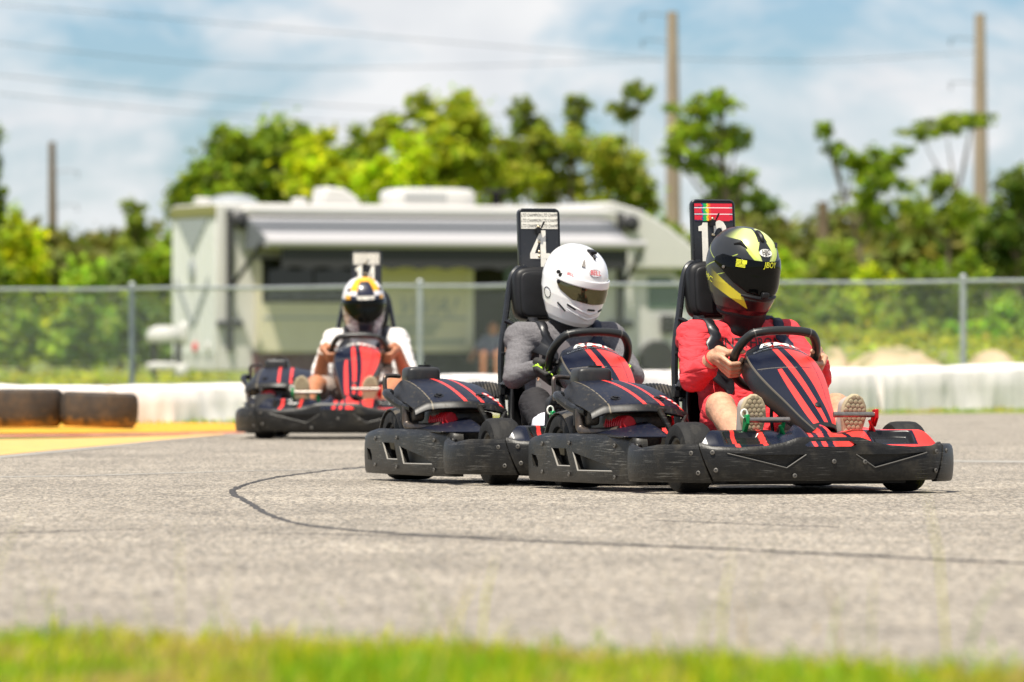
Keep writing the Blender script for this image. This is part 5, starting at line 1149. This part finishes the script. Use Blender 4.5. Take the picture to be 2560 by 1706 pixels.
tree('scrub_pine', 'tree', 'thin dark conifer left of the motorhome', T_, 335, 150, [(338, 530, 22, 32), (335, 580, 30, 30), (330, 640, 40, 40)], PINE, .18, 800, tw=.08)
tree('broadleaf_tree', 'tree', 'dark leafy tree touching the left picture edge', T_, -30, 112, [(-40, 370, 45, 60), (-20, 480, 40, 50), (-50, 560, 70, 70)], DARK, .2)
sh = [(70, 105, 560, 90, LIME, 'lime shrub at far left under the distant pole'), (-30, 100, 620, 90, MID, 'mid green shrub at the left picture edge'), (190, 108, 650, 90, (.09, .16, .012), 'yellowish green shrub left of the thin conifer'), (300, 120, 630, 90, (.06, .10, .025), 'dull green shrub below the thin conifer'), (400, 116, 600, 90, MID, 'green shrub tight against the motorhome rear'),
      (60, 92, 760, 90, (.075, .13, .015), 'low shrub behind the fence at far left'), (210, 94, 745, 80, (.065, .12, .018), 'low shrub left of the dark fence post'), (340, 96, 760, 80, (.055, .10, .02), 'low shrub right of the dark fence post'),
      (1960, 118, 620, 70, (.11, .17, .014), 'olive shrub right of the black helmet'), (2070, 122, 600, 80, (.08, .12, .015), 'brownish shrub around the short post'), (2180, 112, 660, 90, LIME, 'lime shrub midway between post and far pole'), (2300, 110, 660, 90, (.12, .21, .012), 'bright shrub left of the far right pole'), (2400, 116, 640, 80, MID, 'green shrub beside the far right pole'), (2520, 100, 740, 80, (.09, .16, .014), 'green shrub low at the right picture edge'),
      (2100, 92, 735, 80, (.075, .12, .02), 'dull green shrub behind the fence, right of the red driver'), (2260, 90, 760, 80, (.085, .13, .02), 'greyish shrub behind the fence left of the post'), (2380, 78, 815, 45, (.07, .15, .015), 'small round bush on the sandy bank by the fence post'), (2480, 76, 800, 55, (.10, .19, .012), 'leafy bush on the bank right of the fence post'), (1780, 118, 560, 80, DARK, 'dark shrub behind the number twelve plate'), (1640, 116, 560, 80, MID, 'green shrub behind the motorhome cab')]
for px, Y, top, hw, col, lab in sh:
    rr = random.Random(px); g_ = 900; hh = g_ - top; cl = []
    for i in range(13):
        f_ = rr.uniform(.15, .85); cl.append((px + rr.uniform(-.75, .75) * hw * (1.15 - f_ * .6), g_ - hh * f_, hw * rr.uniform(.35, .55), hh * rr.uniform(.16, .26)))
    cl.append((px, top + hh * .16, hw * .45, hh * .16)); cl += [(px + dx * hw, 900 - hh * .25, hw * .5, hh * .28) for dx in (-.6, 0, .6)]
    tree('shrub', 'shrub', lab, S_, px, Y, cl, tuple(2.5 * c_ for c_ in col) if max(col) < .2 else col, .17, 820, tw=.06)
# a far wood that closes the gaps between the trunks
cl = []; rr = random.Random(5); bcol = []
for i in range(260):
    x = -22 + 46 * i / 259 + rr.uniform(-.2, .2); z = rr.uniform(.4, 3.6) * (1.25 if x < -8 else (1.5 if x > 6 else 1.0)); cl.append(((x, 258 + rr.uniform(-4, 4), z), (1.1, 1.0, rr.uniform(.7, 1.2))))
tag(mobj('far_wood', leaves(cl, .34, 260, (.14, .18, .035), 99), None, 0), 'far wood closing the view behind the trees', kind='stuff')
# sand patches on the bank
for px, py, rx, ry, lab in ((2235, 868, .85, 1.6, 'pale sandy mound behind the fence left of the post'), (2480, 876, .5, 1.2, 'small sandy patch right of the fence post'), (2085, 872, .35, .8, 'small pale sand heap beside the red driver')):
    p_ = wp(px, py, 91); z0 = 0
    mb = MB(); mb.grid(lambda u, v: Vector((p_.x + rx * v * math.cos(6.283 * u) * (1 + .2 * noise.noise(Vector((3 * math.cos(6.283 * u), 3 * math.sin(6.283 * u), px)))), 91 + ry * v * math.sin(6.283 * u), max(ground_z(p_.x, 91) + .05, p_.z) * (1 - v ** 2) + (ground_z(p_.x + rx * v * math.cos(6.283 * u), 91 + ry * v * math.sin(6.283 * u)) - .08) * v ** 2 + .16 * v * noise.noise(Vector((4 * math.cos(6.283 * u) * v, 4 * math.sin(6.283 * u) * v, px))) + .06 * noise.noise(Vector((11 * math.cos(6.283 * u) * v, 11 * math.sin(6.283 * u) * v, px))))), 40, 10, True)
    tag(mb.build('sand_mound', M['sand'], None, 60), lab, kind='structure')
cl = []; rr = random.Random(21)
for i in range(150):
    x = rr.uniform(2.2, 9.5); y = rr.uniform(80, 112); z = ground_z(x, y)
    if y < 95 and (abs(x - 5.1) < .75 or abs(x - 6.4) < .35) and rr.random() < .8: continue
    cl.append(((x, y, z + .05), (rr.uniform(.25, .6), rr.uniform(.3, .8), rr.uniform(.08, .22))))
for i in range(60):
    x = rr.uniform(-10, -5.6); y = rr.uniform(90, 140); cl.append(((x, y, .05), (rr.uniform(.3, .7), rr.uniform(.3, .8), rr.uniform(.08, .2))))
tag(mobj('bank_scrub', leaves(cl, .07, 900, (.24, .31, .022), 77), None, 0), 'low scrubby weeds on the bank behind the fence', kind='stuff')
# foreground grass on the near verge
def blades(n_, xr, yf, hmin, hmax, seed, lean=.5, wid=.0028):
    r_ = np.random.default_rng(seed); x = r_.uniform(xr[0], xr[1], n_); y = yf(x, r_); h = r_.uniform(hmin, hmax, n_) * np.array([1 + .55 * noise.noise(Vector((xx * 5, yy * 2.5, 7))) for xx, yy in zip(x, y)]); a = r_.uniform(0, 6.283, n_); ln = r_.uniform(.1, lean, n_) * h
    P0 = np.stack([x, y, np.array([rise(y_) for y_ in y])], 1); d = np.stack([np.cos(a), np.sin(a), np.zeros(n_)], 1); wv = np.stack([-np.sin(a + .8), np.cos(a + .8), np.zeros(n_)], 1) * wid * r_.uniform(.6, 1.4, n_)[:, None]; z = np.array([0, 0, 1.])
    P1 = P0 + d * (ln * .35)[:, None] + z * (h * .6)[:, None]; P2 = P0 + d * ln[:, None] + z * h[:, None]
    V = np.stack([P0 - wv, P0 + wv, P1 + wv * .75, P1 - wv * .75, P2], 1).reshape(-1, 3)
    t = r_.uniform(0, 1, n_)[:, None]; patch = np.array([noise.noise(Vector((xx * 3, yy * 2, 1))) for xx, yy in zip(x, y)])[:, None]
    c0, c1, c2 = np.array([.26, .44, .012]), np.array([.56, .56, .015]), np.array([.54, .40, .13]); k_ = np.where(t + patch * 1.1 < .42, c0, np.where(t + patch * 1.1 < .86, c1, c2)) * r_.uniform(.7, 1.3, n_)[:, None]
    F = []
    for i in range(n_): o_ = i * 5; F += [(o_, o_ + 1, o_ + 2, o_ + 3), (o_ + 3, o_ + 2, o_ + 4)]
    me = bpy.data.meshes.new('grass'); me.from_pydata(V.tolist(), [], F); at = me.color_attributes.new('Col', 'FLOAT_COLOR', 'POINT'); buf = np.ones((len(V), 4), dtype=np.float32); buf[:, :3] = np.repeat(k_, 5, 0); at.data.foreach_set('color', buf.ravel()); me.materials.append(M['leaf']); return me
ex, ey = [p_[0] for p_ in edge], [p_[1] for p_ in edge]
yf = lambda x, r_: np.interp(x, ex, ey) - .02 - 2.6 * r_.uniform(0, 1, len(x)) ** 1.3 + r_.normal(0, .05, len(x))
tag(mobj('verge_grass', blades(46000, (-1.6, 1.6), yf, .008, .058, 3), None, 0), 'bright green and straw coloured grass along the bottom of the picture', kind='stuff')
yf4 = lambda x, r_: np.interp(x, ex, ey) - .1 + r_.exponential(.28, len(x)) * np.array([max(.15, 1 + 1.2 * noise.noise(Vector((xx * 4, 3, 0)))) for xx in x])
tag(mobj('verge_weeds', blades(2600, (-1.6, 1.6), yf4, .006, .04, 31, .8), None, 0), 'ragged sparse weeds creeping from the verge onto the asphalt', kind='stuff')
yf2 = lambda x, r_: r_.uniform(7.2, 11.6, len(x))
tag(mobj('tall_weeds', blades(110, (-1.2, 1.2), yf2, .08, .24, 8, .6, .0016), None, 0), 'sparse tall blades standing up in front of the asphalt', kind='stuff')
yf3 = lambda x, r_: np.interp(x, [-5.5, -3.85, -1.85, 1.1, 4.5, 6.4], [44.6, 45.8, 47.7, 53.0, 58.0, 59.1]) + r_.normal(0, .12, len(x))
tag(mobj('barrier_grass', blades(5000, (-4.2, 6.2), yf3, .015, .05, 11, .6, .004), None, 0), 'thin strip of grass along the foot of the white barriers', kind='stuff')
# ------------------------------------------------------------------ place karts and drivers
KARTS = [(.865, 25.0, 19.0, '12', 'splash', 'black and red go-kart number twelve leading, nearest the camera', 0),
         (.202, 26.58, 17.3, '4', 'scribble', 'black and red go-kart number four, partly hidden behind the leading kart', 1),
         (-.94, 38.9, -3.0, '14', 'scribble', 'blurred black and red go-kart number fourteen trailing far behind the others', 2)]
DRIVERS = [dict(style='red', skin='skin', head=(-.275, CY + .016, .818), rot=(13, 10, -2), hs=1.02, lean=(.02, .01), label='person in red shirt and dark helmet with neon yellow, steering the leading kart'),
           dict(style='grey', skin='skin', head=(-.235, CY + .050, .785), rot=(15, 17, -5), hs=.975, lean=(.05, .03), label='person in grey top and plain white helmet with black gloves, steering kart number four'),
           dict(style='white', skin='skin_tan', head=(-.28, CY - .0, .768), rot=(10, 8, 2), hs=1.03, label='person in white T-shirt and white, orange and black helmet, driving the trailing kart')]
proto = make_kart()
roots = [proto, copy_tree(proto), copy_tree(proto)]
for (X0, Y0, a, num, sty, lab, i), k, d in zip(KARTS, roots, DRIVERS):
    k.location = (X0, Y0, 0.006 + rise(Y0)); k.rotation_euler = (0, 0, R(a - 90)); tag(k, lab, 'go-kart', 'go-karts racing on the track')
    make_plate(k, num, sty)
    make_driver(d, k.location, R(a - 90), k)
